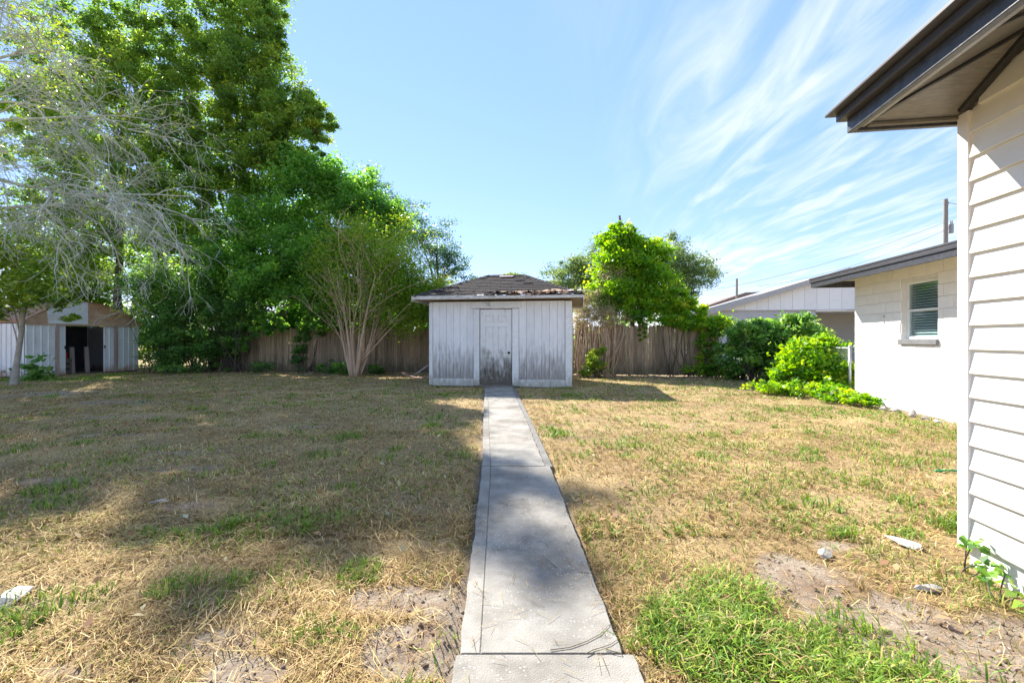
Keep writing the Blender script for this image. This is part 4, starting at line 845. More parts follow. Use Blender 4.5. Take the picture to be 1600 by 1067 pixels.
    def grow(p, d, L_, r, lev, droop):
        n = 6 if lev < 3 else 4; pts = [p.copy()]; q = p.copy(); dd = d.copy()
        for i in range(n):
            dd = dd + rng.normal(size=3) * (.17 if lev else .10); dd[2] -= droop; dd /= np.linalg.norm(dd); q = q + dd * L_ / n; pts.append(q.copy())
        B.tube(pts, np.linspace(r, max(.0028, r * .42), n + 1), 6 if lev < 2 else (4 if lev < 3 else 3), cap=lev < 2)
        if lev >= 4: ends.append(q); return
        k = (7, 6, 5, 2)[lev]
        for j in range(k):
            i = rng.integers(1 if lev else 2, n + 1); side = rng.normal(size=3); side -= dd * side.dot(dd); side /= np.linalg.norm(side); side[2] *= .75
            nd = dd * rng.uniform(.5, 1.0) + side * rng.uniform(.5, 1.0); nd /= np.linalg.norm(nd)
            grow(pts[i], nd, L_ * rng.uniform(.42, .66), max(.0036, r * rng.uniform(.38, .55)), lev + 1, droop * rng.uniform(.6, 1.5))
        ends.append(q)
    tp = [np.array(p) for p in ((0, 0, -.2), (.1, 0, 1.5), (.0, .1, 3), (.2, .05, 4.6), (.1, .1, 6.2), (.3, .1, 7.6))]
    B.tube(tp, [.24, .2, .17, .14, .10, .05], 9)
    for (z, d, L_, r, dr) in ((4.5, (1, .0, .12), 3.5, .075, .05), (3.6, (1, .15, .35), 3.2, .062, .085), (5.2, (1, -.1, .35), 3.2, .06, .05), (6.0, (.9, .15, .6), 3.0, .055, .03), (6.8, (.8, .0, .9), 2.8, .05, .03), (4.2, (.9, -.35, .35), 2.6, .05, .06), (7.4, (.5, .1, 1), 2.4, .04, .02), (5.6, (.8, .5, .5), 2.8, .05, .05), (5.0, (-1, .2, .4), 2.4, .06, .03)):
        k = np.interp(z, [p[2] for p in tp], range(6)); i0 = int(k); s = tp[i0] + (tp[min(5, i0 + 1)] - tp[i0]) * (k - i0); d = np.array(d, float); grow(s, d / np.linalg.norm(d), L_ * .86, r * .62, 0, dr)
    B.build('trunk', BARK_GREY, T, smooth=True)
    E = np.array(ends); sel = E[(rng.random(len(E)) < np.where(E[:, 2] > 6.4, .06, .025))]; C = []; V = []
    for t in sel:
        k = rng.poisson(14); C.append(t + rng.normal(size=(k, 3)) * .09); V.append(rng.normal(.55, .2, k))
    C = np.concatenate(C); link('foliage', leaves_mesh('leaves', C, .075, np.concatenate(V), LM['yellow'], rng), None, T)
    # small leaning tree in front of the metal shed
    plant('leaning_tree', 'small leaning tree with yellow-green leaves before the metal shed', 'tree', (-14.45, 13.2), [
        (-13.6, 13.0, 3.0, .8, .7, .8, 34), (-14.2, 13.1, 4.2, .8, .8, .9, 30), (-14.6, 13, 2.35, .9, .7, .6, 40), (-13.1, 12.9, 2.3, .55, .5, .35, 14), (-12.7, 13, 1.85, .35, .3, .18, 6), (-14.9, 12.8, 3.3, .9, .8, .9, 34)], .15, 46, LM['yellow'],
        [(0, 0, 0), (.08, 0, .6), (.22, 0, 1.5), (.3, 0, 2.4), (.35, 0, 3.4)], bark=mat('bark_pale', (.28, .26, .22), (.42, .39, .34), rough=.9, scale=8, bump=.4), seed=50, r0=.085, cr=.42, limbs=8, ratio=.42)
    plant('weed_clump', 'broad-leaved plant at the foot of the leaning tree', 'weed', (-15.3, 14.6), [(-15.3, 14.6, .35, .6, .4, .4, 14)], .24, 12, LM['dark'], None, seed=51, r0=.008, limbs=6, cr=.5)
    # right-hand side
    plant('vine_tree', 'bright green vine-covered tree standing behind the right part of the fence', 'tree', (4.55, 16.95), [
        (4.25, 16.9, 3.9, 1.2, 1.0, 1.1, 110), (3.95, 17.0, 5.0, .8, .75, .62, 55), (5.1, 16.8, 4.3, .7, .7, .8, 50), (5.2, 16.6, 3.2, .95, .8, .85, 75), (3.7, 16.6, 3.1, .9, .8, .8, 65), (5.9, 16.4, 2.6, .7, .55, .5, 42), (4.5, 16.4, 2.5, .9, .6, .6, 55), (4.62, 16.15, 1.75, .22, .10, .5, 14), (6.5, 16.2, 2.2, .6, .4, .35, 28)], .115, 105, LM['lime'],
        [(0, 0, 0), (-.05, 0, 1.6), (-.15, .02, 3.2), (-.4, 0, 4.8), (-.55, 0, 5.9)], seed=60, r0=.11, cr=.32, limbs=12, shell=.4)
    plant('dry_vine', 'half-dry tangled vine on the fence top beside the wooden shed', 'vine', (2.9, 16.35), [(2.85, 16.4, 2.6, .65, .4, .6, 40), (3.3, 16.2, 2.1, .8, .3, .4, 40), (2.5, 16.3, 2.0, .45, .3, .35, 20), (3.6, 16.5, 3.5, .5, .4, .6, 24)], .065, 85, LM['dry'], None, bark=BARK_TAN, seed=61, r0=.02, limbs=24, cr=.5)
    plant('oak_tree', 'broad grey-green oak far behind the vine-covered tree', 'tree', (6.6, 31), [
        (3.7, 30, 5.2, 1.7, 1.7, 1.35, 75), (5.6, 30, 6.2, 2.0, 1.9, 1.6, 85), (8.2, 30.4, 6.6, 1.8, 1.8, 1.5, 70), (10.2, 30, 6.6, 1.6, 1.6, 1.5, 70), (11.9, 30, 5.5, 1.55, 1.6, 1.5, 75), (10.8, 30, 4.3, 1.5, 1.4, 1.2, 60), (2.6, 30, 4.5, .8, .8, .7, 24), (5, 30, 4.2, 1.8, 1.5, 1.3, 60)], .14, 100, LM['grey'],
        [(0, 0, 0), (0, -.2, 2.2), (-.3, -.5, 4), (-.2, -.6, 5.8)], seed=62, r0=.3, cr=.27, limbs=12, shell=.35)
    plant('small_tree', 'little yellow-green treetop peeking over the wooden shed ridge', 'tree', (.15, 24), [(.12, 24, 4.35, .62, .6, .42, 30), (.2, 24, 3.7, .7, .6, .5, 24)], .12, 60, LM['yellow'], [(0, 0, 0), (0, 0, 2), (0, 0, 4)], seed=63, r0=.07, cr=.4, limbs=6)
    # twig at the top of the vine tree is part of its trunk; fence vines
    plant('ivy', 'green ivy draped over the right end of the picket fence', 'vine', (6.75, 15.75), [(6.75, 15.72, 1.15, .42, .10, .75, 70), (6.2, 15.85, 1.85, .6, .22, .22, 40), (7.1, 15.65, 1.8, .45, .25, .3, 40), (5.6, 15.95, 1.95, .5, .22, .18, 26), (6.7, 15.65, .25, .8, .2, .2, 26)], .095, 62, LM['lime'], None, seed=64, r0=.014, limbs=10, cr=.7)
    plant('sapling', 'small yellow-green sapling at the fence right of the wooden shed', 'shrub', (2.85, 15.6), [(2.85, 15.55, .5, .36, .3, .5, 26), (3.0, 15.5, .9, .16, .15, .22, 8), (2.5, 15.4, .15, .3, .2, .14, 10)], .10, 34, LM['yellow'], None, seed=65, r0=.01, limbs=12, cr=.5)
    plant('mulberry_bush', 'tall dark green bush filling the corner by the picket fence end', 'shrub', (7.9, 14.3), [
        (7.4, 14.75, .85, .65, .6, .85, 66), (8.2, 14.0, .95, .9, .7, .95, 90), (8.7, 13.9, 1.45, .7, .6, .6, 60), (7.6, 14.2, 1.55, .6, .5, .35, 36), (8.5, 13.4, .5, .8, .5, .5, 45)], .14, 62, LM['mulb'], None, seed=66, r0=.018, limbs=26, cr=.36, shell=.55)
    plant('mulberry_bush', 'light green bush between the dark bush and the block wall', 'shrub', (7.75, 11.6), [
        (7.5, 11.5, .65, .7, .6, .62, 75), (8.05, 11.6, .95, .45, .45, .42, 36), (7.1, 11.5, .4, .5, .5, .42, 36), (8.0, 11.0, .45, .4, .4, .42, 28), (7.6, 11.7, 1.2, .4, .3, .2, 14)], .12, 52, LM['lime'], None, seed=67, r0=.014, limbs=24, cr=.36, shell=.55)
    for i, (x, y, w, h, lab) in enumerate(((6.55, 10.3, .5, .34, 'low pale weed patch before the light green bush'), (7.0, 9.9, .42, .36, 'low weed patch at the corner of the block wall'), (6.75, 9.35, .40, .3, 'low leafy weed along the block wall foot'), (6.2, 10.9, .5, .3, 'low weed patch before the dark bush'), (6.85, 8.85, .28, .22, 'small leafy weed beside the concrete rubble'), (7.3, 10.6, .4, .4, 'leafy weed patch below the fence post'))):
        plant('weed_clump', lab, 'weed', (x, y), [(x, y, h * .45, w, w, h * .5, 30)], .085, 34, LM['lime'], None, seed=70 + i, r0=.006, limbs=14, cr=.5)
    for i, (x, y, h) in enumerate(((2.62, 2.52, .2), (2.50, 2.25, .16), (2.47, 1.98, .2))):
        plant('bindweed', ('heart-leaved creeper at the siding corner post', 'heart-leaved creeper below the siding boards', 'heart-leaved creeper climbing the foundation below the siding')[i], 'weed', (x - .1, y), [(x - .1, y, h * .5, .10, .16, h * .5, 6)], .05, 5, LM['mulb'], None, seed=80 + i, r0=.003, limbs=4, cr=.6, ratio=.85)
trees()

# ------------------------------------------------------------------ chain link fence at the wall corner
def chain_link():
    T = empty('chain_link_fence', (7.87, 10.6, 0), TH); tag(T, 'galvanised chain-link fence overgrown by bushes beside the block wall', 'fence')
    gm = mat('galvanised', (.42, .43, .44), (.52, .53, .54), rough=.45, metal=.6)
    for y in (0, 2.4, 4.8):
        B = MB(); B.tube([(0, y, -.1), (0, y, 1.12)], .032, 10); B.build('post', gm, T, smooth=True)
        B = MB(); B.tube([(0, y, 1.12), (0, y, 1.145), (0, y, 1.165)], [.037, .034, .01], 10); B.build('post_cap', gm, T, smooth=True)
    B = MB(); B.tube([(.0, .03, 1.09), (0, 4.8, 1.09)], .02, 8); B.build('top_rail', gm, T)
    B = MB(); s = .075; n = int(4.8 / s)
    for i in range(-14, n + 1):
        for sg in (1, -1):
            a = i * s; b = a + 1.02; lo, hi = max(a, 0), min(b, 4.8)
            if hi <= lo: continue
            za = (lo - a); zb = (hi - a)
            if sg < 0: za, zb = 1.02 - za, 1.02 - zb
            B.tube([(-.028 + .003 * sg, lo, .05 + za), (-.028 + .003 * sg, hi, .05 + zb)], .0022, 3, cap=False)
    o = B.build('wire_mesh', gm, T); o['kind'] = 'stuff'
chain_link()

# ------------------------------------------------------------------ grass
def excl(x, y):
    q = x * 0 + 1.
    q *= ~((x > pathL(y) - .01) & (x < pathR(y) + .01) & (y < 12.45))
    for (ox, oy, a, x0, x1, y0, y1) in ((-2.31, 12.83, TH, -.03, 3.97, -.05, 2.95), (2.6, 2.64, TH, -.01, 12, -8, .0), (2.6, 2.64, TH, 3.63, 12, -8, 7.72), (-16.5, 15.4, math.atan2(.962, .275), -.02, 3.66, -.05, 3.02)):
        c, s = math.cos(-a), math.sin(-a); dx, dy = x - ox, y - oy; lx = dx * c - dy * s; ly = dx * s + dy * c
        q *= ~((lx > x0) & (lx < x1) & (ly > y0) & (ly < y1))
    q *= (y < 16.85 - .149 * x)
    return q
GREEN = [(.95, 1.95, .40, .36, .95), (1.15, 2.4, .28, .2, .55), (1.3, 1.75, .4, .35, .9), (.75, 2.6, .25, .3, .35), (.55, 3.1, .15, .5, .35), (2.3, 2.35, .3, .5, .5), (2.2, 3.3, .35, .5, .45), (1.9, 1.5, .4, .3, .55),
         (-1.75, 2.4, .16, .14, .75), (-2.45, 2.3, .22, .16, .6), (-2.0, 3.0, .55, .25, .45), (-1.55, 3.3, .5, .22, .45), (-.85, 2.0, .3, .12, .45), (-1.0, 6.3, .22, .18, .6), (-3.3, 6.1, .35, .22, .6), (-.62, 9.2, .2, .25, .6), (-1.5, 10.8, 1.1, 1.0, .45), (1.0, 11.4, .9, .5, .4), (.62, 6.2, .22, .3, .9), (.95, 5.7, .3, .22, .75), (1.5, 5.5, .35, .2, .9), (2.6, 5.6, .5, .25, .55), (1.9, 7.4, .5, .3, .5),
         (5.6, 8.2, .8, .9, .6), (6.2, 7.6, .5, 1.2, .7), (4.3, 8.0, .6, .35, .45), (4.1, 4.8, .5, .4, .6), (4.6, 6.4, .6, .4, .5), (3.1, 4.2, .35, .3, .5), (4.4, 5.6, .3, .2, .7), (-4, 9, 1.5, .6, .35), (-7.5, 12, 2.2, .8, .35), (-3, 12.5, 1.5, .8, .4), (-15, 14.6, 2.5, .7, .95), (-14.3, 16.2, .7, 1.9, .9), (6.3, 12.5, 1.2, 1.4, .5), (5, 15.3, 3, .35, .6)]
def grass():
    rng = np.random.default_rng(77)
    def greenness(x, y):
        n = fbm(x * 3.3, y * 3.3, 41); g = np.clip((fbm(x * .8, y * .8, 51) - .46) * 1.2, 0, .22)
        g = np.maximum(g, np.where(x < -.8, .36, .2) * sm(fbm(x * 1.6, y * 1.6, 57), .52, .64))
        for cx, cy, rx, ry, s in GREEN:
            g = np.maximum(g, s * (1 - sm(ell(x, y, cx, cy, rx, ry) + (n - .5) * 1.5, .55, 1.25)))
        for cs, thr_, sd_ in ((.55, .70, 301), (.9, .66, 311)):
            cxx = np.floor(x / cs); cyy = np.floor(y / cs); on = hashn(cxx, cyy, sd_) > thr_; ctx = (cxx + .3 + .4 * hashn(cxx, cyy, sd_ + 1)) * cs; cty = (cyy + .3 + .4 * hashn(cxx, cyy, sd_ + 2)) * cs; rad = cs * (.12 + .22 * hashn(cxx, cyy, sd_ + 3))
            g = np.maximum(g, on * .8 * (1 - sm(np.hypot(x - ctx, (y - cty) * .8) / rad + (n - .5) * 1.2, .4, 1.1)))
        g = np.maximum(g, .48 * (x > .8) * (y > 3) * sm(n, .46, .6))
        return g
    def dry_col(n, yel):
        pal = np.array([(.55, .40, .19), (.44, .30, .135), (.30, .19, .09), (.64, .50, .27), (.50, .41, .15), (.36, .32, .10)]); w = np.array([.27, .25, .16, .15, .11, .06]); c = pal[rng.choice(6, n, p=w)]
        return c * rng.uniform(.75, 1.2, (n, 1)) * yel
    def patch(x, y):                # mowing swaths and thatch: paler and browner areas of the lawn
        t = sm(fbm(x * .75, y * .75, 131), .36, .62)[:, None]; u = sm(fbm(x * 2.4, y * 2.4, 137), .35, .65)[:, None]
        return (np.array((.86, .81, .74)) * (1 - t) + np.array((1.08, 1.06, 1.0)) * t) * (.82 + .3 * u)
    def green_col(n):
        pal = np.array([(.14, .25, .03), (.20, .33, .035), (.28, .39, .045), (.09, .18, .025), (.38, .41, .08)]); return pal[rng.choice(5, n, p=[.3, .28, .18, .14, .10])] * rng.uniform(.8, 1.2, (n, 1))
    Vd, Sd, Id, Cd, nv = [], [], [], [], 0
    Vg, Sg, Ig, Cg, ng = [], [], [], [], 0
    def zone(y0, y1, n, hmul, wmul, seg, lie):
        nonlocal nv, ng
        y = np.sqrt(rng.random(n) * (y1 ** 2 - y0 ** 2) + y0 ** 2) if y0 > 5 else rng.uniform(0, 1, n) ** 1.25 * (y1 - y0) + y0
        x = rng.uniform(-1, 1, n) * (1.3 * y + .9); x = np.clip(x, -17.5, 9.5)
        # tufted: pull towards cell centres
        cs = .09 if y0 < 5 else .16; jx = np.floor(x / cs); jy = np.floor(y / cs); tx = (jx + .2 + .6 * hashn(jx, jy, 1)) * cs; ty = (jy + .2 + .6 * hashn(jx, jy, 2)) * cs; pl = rng.random(n) * .62
        x = x + (tx - x) * pl; y = y + (ty - y) * pl
        b = bare(x, y); thin = .35 + .65 * sm(fbm(x * 1.7, y * 1.7, 71), .36, .56); g = greenness(x, y)
        keep = (rng.random(n) < (1 - b * .93) * np.maximum(thin, g)) & (excl(x, y) > 0)
        x, y, g = x[keep], y[keep], g[keep]; n = len(x); isg = rng.random(n) < g * .88
        tall = np.where(isg, .6 + 1.0 * g, 1.0) * (.6 + .8 * hashn(np.floor(x / cs), np.floor(y / cs), 3))
        h = rng.uniform(.025, .06, n) * hmul * tall * np.where(isg, 1.25, 1.0)
        az = rng.uniform(0, 2 * math.pi, n); le = np.where(isg, rng.uniform(.3, 1.1, n), rng.uniform(.6, 2.6, n) * lie)
        w = rng.uniform(.0022, .0045, n) * wmul * np.where(isg, 1.45, 1.0)
        base = np.stack([x, y, gz(x, y) - .004], 1); dr = np.stack([np.cos(az), np.sin(az), np.zeros(n)], 1); sdv = np.stack([-np.sin(az), np.cos(az), np.zeros(n)], 1)
        tw = rng.uniform(-.8, .8, n); sdv = sdv + np.stack([np.zeros(n)] * 2 + [tw], 1) * .5
        up = np.array((0, 0, 1.)); H = h[:, None]; Le = le[:, None]; Wd = w[:, None]
        mid = base + up * H * .62 + dr * H * Le * .42; tip = base + up * H * (1 - .18 * np.minimum(Le, 2.2)) + dr * H * Le * 1.15
        cols = np.where(isg[:, None], green_col(n), dry_col(n, patch(x, y))); cols = np.concatenate([cols, np.ones((n, 1))], 1)
        for sel, tgt in ((~isg, 0), (isg, 1)):
            k = int(sel.sum()); 
            if not k: continue
            nb = nv if tgt == 0 else ng
            if seg == 2:
                Vx = np.stack([base[sel] - sdv[sel] * Wd[sel], base[sel] + sdv[sel] * Wd[sel], mid[sel] + sdv[sel] * Wd[sel] * .8, mid[sel] - sdv[sel] * Wd[sel] * .8, tip[sel]], 1).reshape(-1, 3)
                o = nb + np.arange(k)[:, None] * 5; I = np.concatenate([o + np.array([0, 1, 2, 3]), o + np.array([3, 2, 4])], 1).ravel(); S = np.tile([4, 3], k); Cc = np.repeat(cols[sel], 2, 0); used = 5 * k
            else:
                Vx = np.stack([base[sel] - sdv[sel] * Wd[sel], base[sel] + sdv[sel] * Wd[sel], tip[sel]], 1).reshape(-1, 3); I = (nb + np.arange(k * 3)); S = np.full(k, 3); Cc = cols[sel]; used = 3 * k
            if tgt == 0: Vd.append(Vx); Sd.append(S); Id.append(I); Cd.append(Cc); nv += used
            else: Vg.append(Vx); Sg.append(S); Ig.append(I); Cg.append(Cc); ng += used
    zone(1.15, 3.4, 125000, .82, .62, 2, .9)
    zone(3.0, 6.5, 125000, .8, .9, 2, .85)
    zone(6.0, 11, 150000, .8, 1.7, 1, .8)
    zone(10.5, 18.2, 150000, .8, 2.6, 1, .7)
    # long straw lying on the ground
    n = 34000; y = 1.2 + rng.random(n) ** 1.4 * 8; x = rng.uniform(-1, 1, n) * (1.3 * y + .6); b = bare(x, y); k = (excl(x, y) > 0) & (rng.random(n) < (1 - .8 * b)) & (rng.random(n) < np.where(x < 0, 1, .45)); x, y = x[k], y[k]; n = len(x)
    az = rng.uniform(0, 2 * math.pi, n); az = np.where(x < -.5, az * .35 + .3 + 1.2 * fbm(x * .8, y * .8, 91), az); L_ = rng.uniform(.05, .17, n); P = []
    bend = rng.normal(0, .35, n); wv = (rng.uniform(.0009, .0017, n) * (1 + y * .12))[:, None]
    for t in (-.5, 0, .5):
        a2 = az + bend * t * 2; px = x + np.cos(a2) * L_ * t; py = y + np.sin(a2) * L_ * t; P.append(np.stack([px, py, gz(px, py) + rng.uniform(.006, .034, n)], 1))
    ok = (excl(P[0][:, 0], P[0][:, 1]) > 0) & (excl(P[2][:, 0], P[2][:, 1]) > 0)
    s = np.stack([-np.sin(az), np.cos(az), np.zeros(n)], 1) * wv
    Vx = np.stack([P[0] - s, P[0] + s, P[1] + s, P[1] - s, P[2] + s * .4, P[2] - s * .4], 1)[ok].reshape(-1, 3); n = int(ok.sum()); o = nv + np.arange(n)[:, None] * 6
    Vd.append(Vx); Id.append(np.concatenate([o + np.array([0, 1, 2, 3]), o + np.array([3, 2, 4, 5])], 1).ravel()); Sd.append(np.full(2 * n, 4)); Cd.append(np.repeat(np.concatenate([dry_col(n, 1.) * 1.1, np.ones((n, 1))], 1), 2, 0))
    n = 420; y = 1.0 + rng.random(n) ** 1.3 * 7; f = rng.beta(.5, .5, n); x = pathL(y) + .02 + (pathR(y) - pathL(y) - .04) * f; az = rng.uniform(0, 6.28, n); L_ = rng.uniform(.012, .05, n); d = np.stack([np.cos(az), np.sin(az), np.zeros(n)], 1) * L_[:, None]; s = np.stack([-np.sin(az), np.cos(az), np.zeros(n)], 1) * .0011; c0 = np.stack([x, y, np.full(n, .0275)], 1)
    nb = sum(len(v) for v in Vd); Vd.append(np.stack([c0 - d - s, c0 - d + s, c0 + d + s, c0 + d - s], 1).reshape(-1, 3)); Id.append(nb + np.arange(n * 4)); Sd.append(np.full(n, 4)); Cd.append(np.concatenate([dry_col(n, 1.) * rng.uniform(.35, 1, (n, 1)), np.ones((n, 1))], 1))
    M1 = colmat('dry_grass', .2, .8); M2 = colmat('green_grass', .35, .5)
    me = npmesh('dry_grass', np.concatenate(Vd), np.concatenate(Sd), np.concatenate(Id), M1, {'tone': ('FLOAT_COLOR', np.concatenate(Cd))}); tag(link('dry_grass', me), 'dry straw-coloured mown grass covering most of the yard', 'grass', kind='stuff')
    # lush broad blades beside the walkway
    n = 6000; x = rng.normal(.98, .33, n); y = rng.normal(1.98, .36, n); gg = greenness(x, y); k = (excl(x, y) > 0) & (gg > .35) & (y > 1.2); x, y = x[k], y[k]; n = len(x)
    az = rng.uniform(0, 2 * math.pi, n); h = (rng.uniform(.025, .085, n) * (.6 + .8 * vnoise(x * 7, y * 7, 4)))[:, None]; le = rng.uniform(.4, 1.9, n)[:, None]; w = rng.uniform(.0016, .004, n)[:, None]
    base = np.stack([x, y, gz(x, y)], 1); dr = np.stack([np.cos(az), np.sin(az), np.zeros(n)], 1); sd_ = np.stack([-np.sin(az), np.cos(az), rng.uniform(-.4, .4, n)], 1); up = np.array((0, 0, 1.))
    p1 = base + up * h * .5 + dr * h * le * .2; p2 = base + up * h * .85 + dr * h * le * .6; p3 = base + up * h * (1 - .3 * le) + dr * h * le * 1.2
    Vx = np.stack([base - sd_ * w * .6, base + sd_ * w * .6, p1 + sd_ * w, p1 - sd_ * w, p2 + sd_ * w * .8, p2 - sd_ * w * .8, p3], 1).reshape(-1, 3); o = ng + np.arange(n)[:, None] * 7
    Vg.append(Vx); Ig.append(np.concatenate([o + np.array([0, 1, 2, 3]), o + np.array([3, 2, 4, 5]), o + np.array([5, 4, 6])], 1).ravel()); Sg.append(np.tile([4, 4, 3], n)); Cg.append(np.repeat(np.concatenate([np.where(rng.random((n, 1)) < .2, dry_col(n, 1.), green_col(n) * 1.1), np.ones((n, 1))], 1), 3, 0))
    me = npmesh('green_grass', np.concatenate(Vg), np.concatenate(Sg), np.concatenate(Ig), M2, {'tone': ('FLOAT_COLOR', np.concatenate(Cg))}); tag(link('green_grass', me), 'green grass tufts growing through the dry lawn', 'grass', kind='stuff')
grass()

# ------------------------------------------------------------------ small things lying about
def debris():
    def stone(loc, s, m, name, label, cat, seed, group=None, flat=.5):
        rr = np.random.default_rng(seed); n = 26; d = unit(rr.normal(size=(n, 3))); P = d * (np.array(s) * rr.uniform(.8, 1.1, (n, 1)))
        import bmesh
        bm = bmesh.new()
        for p in P: bm.verts.new(p)
        r = bmesh.ops.convex_hull(bm, input=bm.verts)
        bmesh.ops.delete(bm, geom=[v for v in bm.verts if not v.link_faces], context='VERTS')
        me = bpy.data.meshes.new(name); bm.to_mesh(me); bm.free(); me.materials.append(m)
        z = float(gz(loc[0], loc[1])); zmin = min(v.co.z for v in me.vertices)
        o = link(name, me, None, None, (loc[0], loc[1], z - zmin - s[2] * .35), (0, 0, seed)); tag(o, label, cat, group); return o
    lim = mat('pale_stone', (.33, .31, .28), (.48, .46, .42), rough=.9, scale=14, bump=.5, rnd=.08); gr = mat('rubble', (.26, .24, .22), (.42, .4, .37), rough=.95, scale=14, bump=.6, rnd=.15)
    stone(G(1290, 868), (.055, .04, .035), lim, 'stone', 'pale angular stone at the back edge of the bare dirt patch', 'stone', 1)
    stone(G(1415, 850), (.12, .055, .022), lim, 'stone', 'flat pale stone lying in grass near the siding corner', 'stone', 2)
    stone(G(1452, 922), (.07, .03, .025), lim, 'stone', 'small pale stone between the dirt patch and the siding', 'stone', 3)
    stone(G(250, 783), (.07, .06, .02), gr, 'stone', 'flat grey stone in the dry grass left of the walkway', 'stone', 4)
    stone(G(14, 930), (.13, .07, .03), lim, 'stone', 'flat whitish stone beside a green grass tuft', 'stone', 5)
    labs = ['concrete rubble chunk nearest the weeds on the block wall', 'low rubble chunk beside the weeds on the block wall', 'upright dark rubble chunk at the block wall', 'small rubble chunk at the block wall foot', 'last rubble chunk towards the siding wing']
    for i, (px, py, s) in enumerate(((1385, 640, (.11, .08, .06)), (1402, 643, (.12, .08, .06)), (1430, 652, (.06, .06, .09)), (1450, 655, (.08, .05, .04)), (1470, 660, (.09, .06, .04)))):
        x, d = G(px, py); stone((x - .05, d), s, gr, 'rubble', labs[i], 'rubble', 10 + i, 'rubble along the block wall')
    B = MB(); B.tube([(0, 0, 0), (.09, .02, .55)], [.022, .02], 6); x, d = G(378, 576)
    tag(B.build('stick', mat('pale_stick', (.5, .45, .36), (.6, .55, .46), rough=.8), None, (x + .2, 18.2, -.02), (R(-14), R(-8), 0)), 'pale stick leaning against the shady left fence', 'stick')
    # curved red-brown board and grey slab beside the shed
    pts = []; B = MB(); n = 10
    V = []
    for i in range(n + 1):
        t = i / n; x = t * 1.05; z = .06 + .22 * (abs(t - .55) * 1.6) ** 1.7; 
        V += [(x, -.07, z), (x, .07, z + .02), (x, .07, z + .045), (x, -.07, z + .025)]
    F = [(i * 4 + j, i * 4 + (j + 1) % 4, (i + 1) * 4 + (j + 1) % 4, (i + 1) * 4 + j) for i in range(n) for j in range(4)] + [(3, 2, 1, 0), (n * 4, n * 4 + 1, n * 4 + 2, n * 4 + 3)]
    B.add(V, F); x, d = G(628, 590); o = B.build('curved_board', mat('red_board', (.32, .16, .12), (.48, .3, .25), rough=.85, scale=6), None, (x, d, -.085), (0, 0, R(-6))); tag(o, 'curved reddish board lying beside the wooden shed', 'board')
    B = MB(); x, d = G(655, 588); B.box(-.32, .32, -.06, .06, -.02, .02); o = B.build('plank', mat('grey_plank', (.34, .33, .32), (.46, .45, .44), rough=.9, scale=7), None, (x, d + .35, .2), (R(15), R(-34), R(-10)), bevel=.004); tag(o, 'grey plank propped against the fence by the wooden shed', 'board')
    # garden hose end
    a = G(1462, 739); b = G(1496, 741); pts = []
    for i in range(12):
        t = i / 11; xx = a[0] + (b[0] + .8 - a[0]) * t; yy = a[1] + (b[1] - a[1]) * t + .03 * math.sin(t * 6); pts.append((xx, yy, float(gz(xx, yy)) + .022))
    B = MB(); B.tube(pts, .011, 8); tag(B.build('garden_hose', mat('green_hose', (.02, .22, .09), (.03, .3, .12), rough=.4), None, smooth=True), 'green garden hose end coming out from behind the siding corner', 'hose')
    # fallen twigs by the walk
    tw = mat('dead_twig', (.13, .10, .07), (.24, .2, .15), rough=.9)
    rr = random.Random(3)
    for i, (px, py, l, a) in enumerate(((870, 893, .16, 2.2), (905, 900, .3, -.3), (915, 1030, .26, .5), (945, 1022, .2, -.2), (860, 1024, .5, .04))):
        x, d = G(px, py); B = MB(); pts = []; h = 0; X = x; Y = d
        for k in range(7):
            pts.append((X, Y, .0245 if pathL(Y) < X < pathR(Y) else float(gz(X, Y)) + .012)); h += rr.uniform(-.35, .35); X += math.cos(a + h) * l / 6; Y += math.sin(a + h) * l / 6
        B.tube(pts, [.0022, .002, .0018, .0016, .0014, .0012, .001], 5)
        o = B.build('twig', tw); tag(o, ['short dead twig on the walkway by the crack', 'thin dead twig at the right walkway edge', 'curly dead twig near the walkway joint', 'dead twig beside the curly twig near the joint', 'long thin dead twig lying along the walkway joint'][i], 'twig', 'dead twigs on the walkway')
debris()

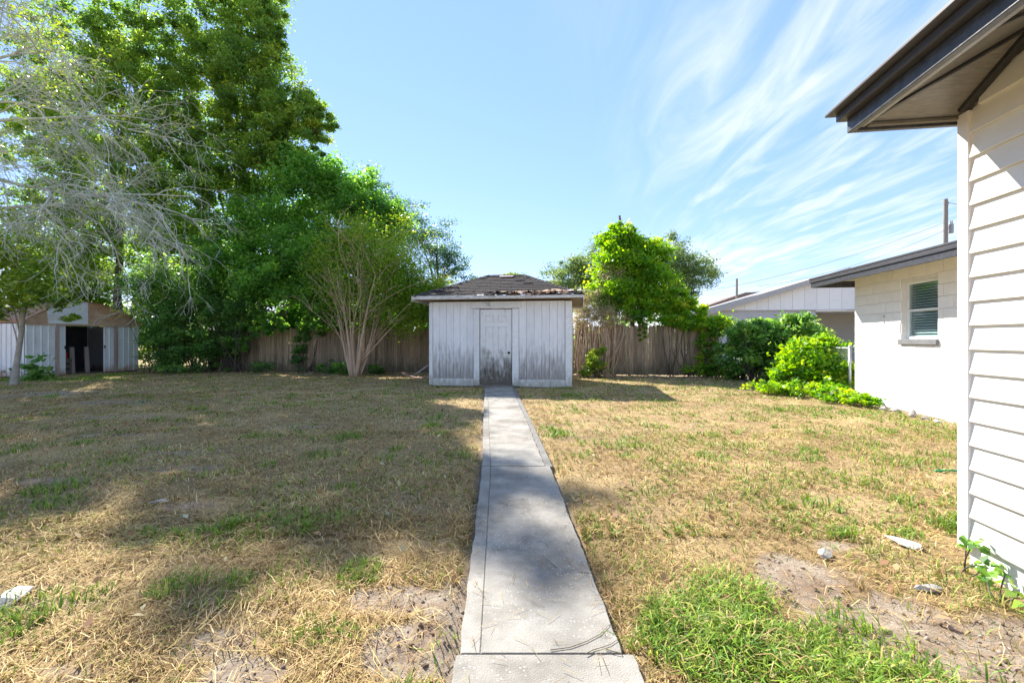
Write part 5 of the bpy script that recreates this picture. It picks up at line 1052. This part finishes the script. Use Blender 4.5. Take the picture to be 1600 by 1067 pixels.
def scatter():
    rng = np.random.default_rng(303)
    # crumbs of soil on the bare patches
    n = 60000; y = 1.1 + rng.random(n) ** 1.5 * 5; x = rng.uniform(-1, 1, n) * (1.25 * y + .5); b = bare(x, y); k = (rng.random(n) < np.clip(b - .35, 0, 1) ** 1.5 * .5) & (excl(x, y) > 0); x, y = x[k], y[k]; n = len(x)
    r = (rng.uniform(.15, 1, n) ** 3 * .013 + .0018)[:, None]; c = np.stack([x, y, gz(x, y) + r[:, 0] * .3], 1)
    D = np.array([(1, 0, 0), (0, 1, 0), (-1, 0, 0), (0, -1, 0), (0, 0, 1), (0, 0, -1)], float); V = c[:, None, :] + D[None] * r[:, None] * rng.uniform(.5, 1.2, (n, 6, 1)) + rng.normal(size=(n, 6, 3)) * r[:, None] * .25
    Ft = np.array([0, 1, 4, 1, 2, 4, 2, 3, 4, 3, 0, 4, 1, 0, 5, 2, 1, 5, 3, 2, 5, 0, 3, 5]); I = (np.arange(n)[:, None] * 6 + Ft).ravel()
    col_ = np.array([(.13, .09, .065), (.22, .17, .14), (.30, .25, .21), (.42, .38, .34)])[rng.choice(4, n, p=[.3, .35, .25, .1])]; col_ = np.repeat(np.concatenate([col_, np.ones((n, 1))], 1), 8, 0)
    me = npmesh('soil_crumbs', V.reshape(-1, 3), np.full(n * 8, 3), I, colmat('soil_crumb', .0, .95), {'tone': ('FLOAT_COLOR', col_)}); tag(link('soil_crumbs', me), 'loose crumbs of soil on the bare patches', 'soil', kind='stuff')
    # fallen leaves along the fence, under the trees and thinly over the lawn
    a = 5200; fx = rng.uniform(-15, 7, a); fy = 16.8 - .149 * fx - np.abs(rng.normal(0, .8, a)) - .05
    b2 = 1800; lx = rng.uniform(-12, 7, b2); ly = rng.uniform(2, 15, b2)
    x = np.concatenate([fx, lx]); y = np.concatenate([fy, ly]); k = excl(x, y) > 0; x, y = x[k], y[k]; n = len(x)
    C = np.stack([x, y, gz(x, y) + rng.uniform(.012, .04, n)], 1); me = leaves_mesh('leaf_litter', C, rng.uniform(.035, .085, n), rng.random(n), leafmat('litter_leaf', [(.12, .07, .035), (.22, .12, .06), (.3, .2, .1), (.42, .34, .2)], .1, .8), rng, up=1.6, droop=0.)
    tag(link('leaf_litter', me), 'brown fallen leaves thickest along the fence', 'leaves', kind='stuff')
scatter()
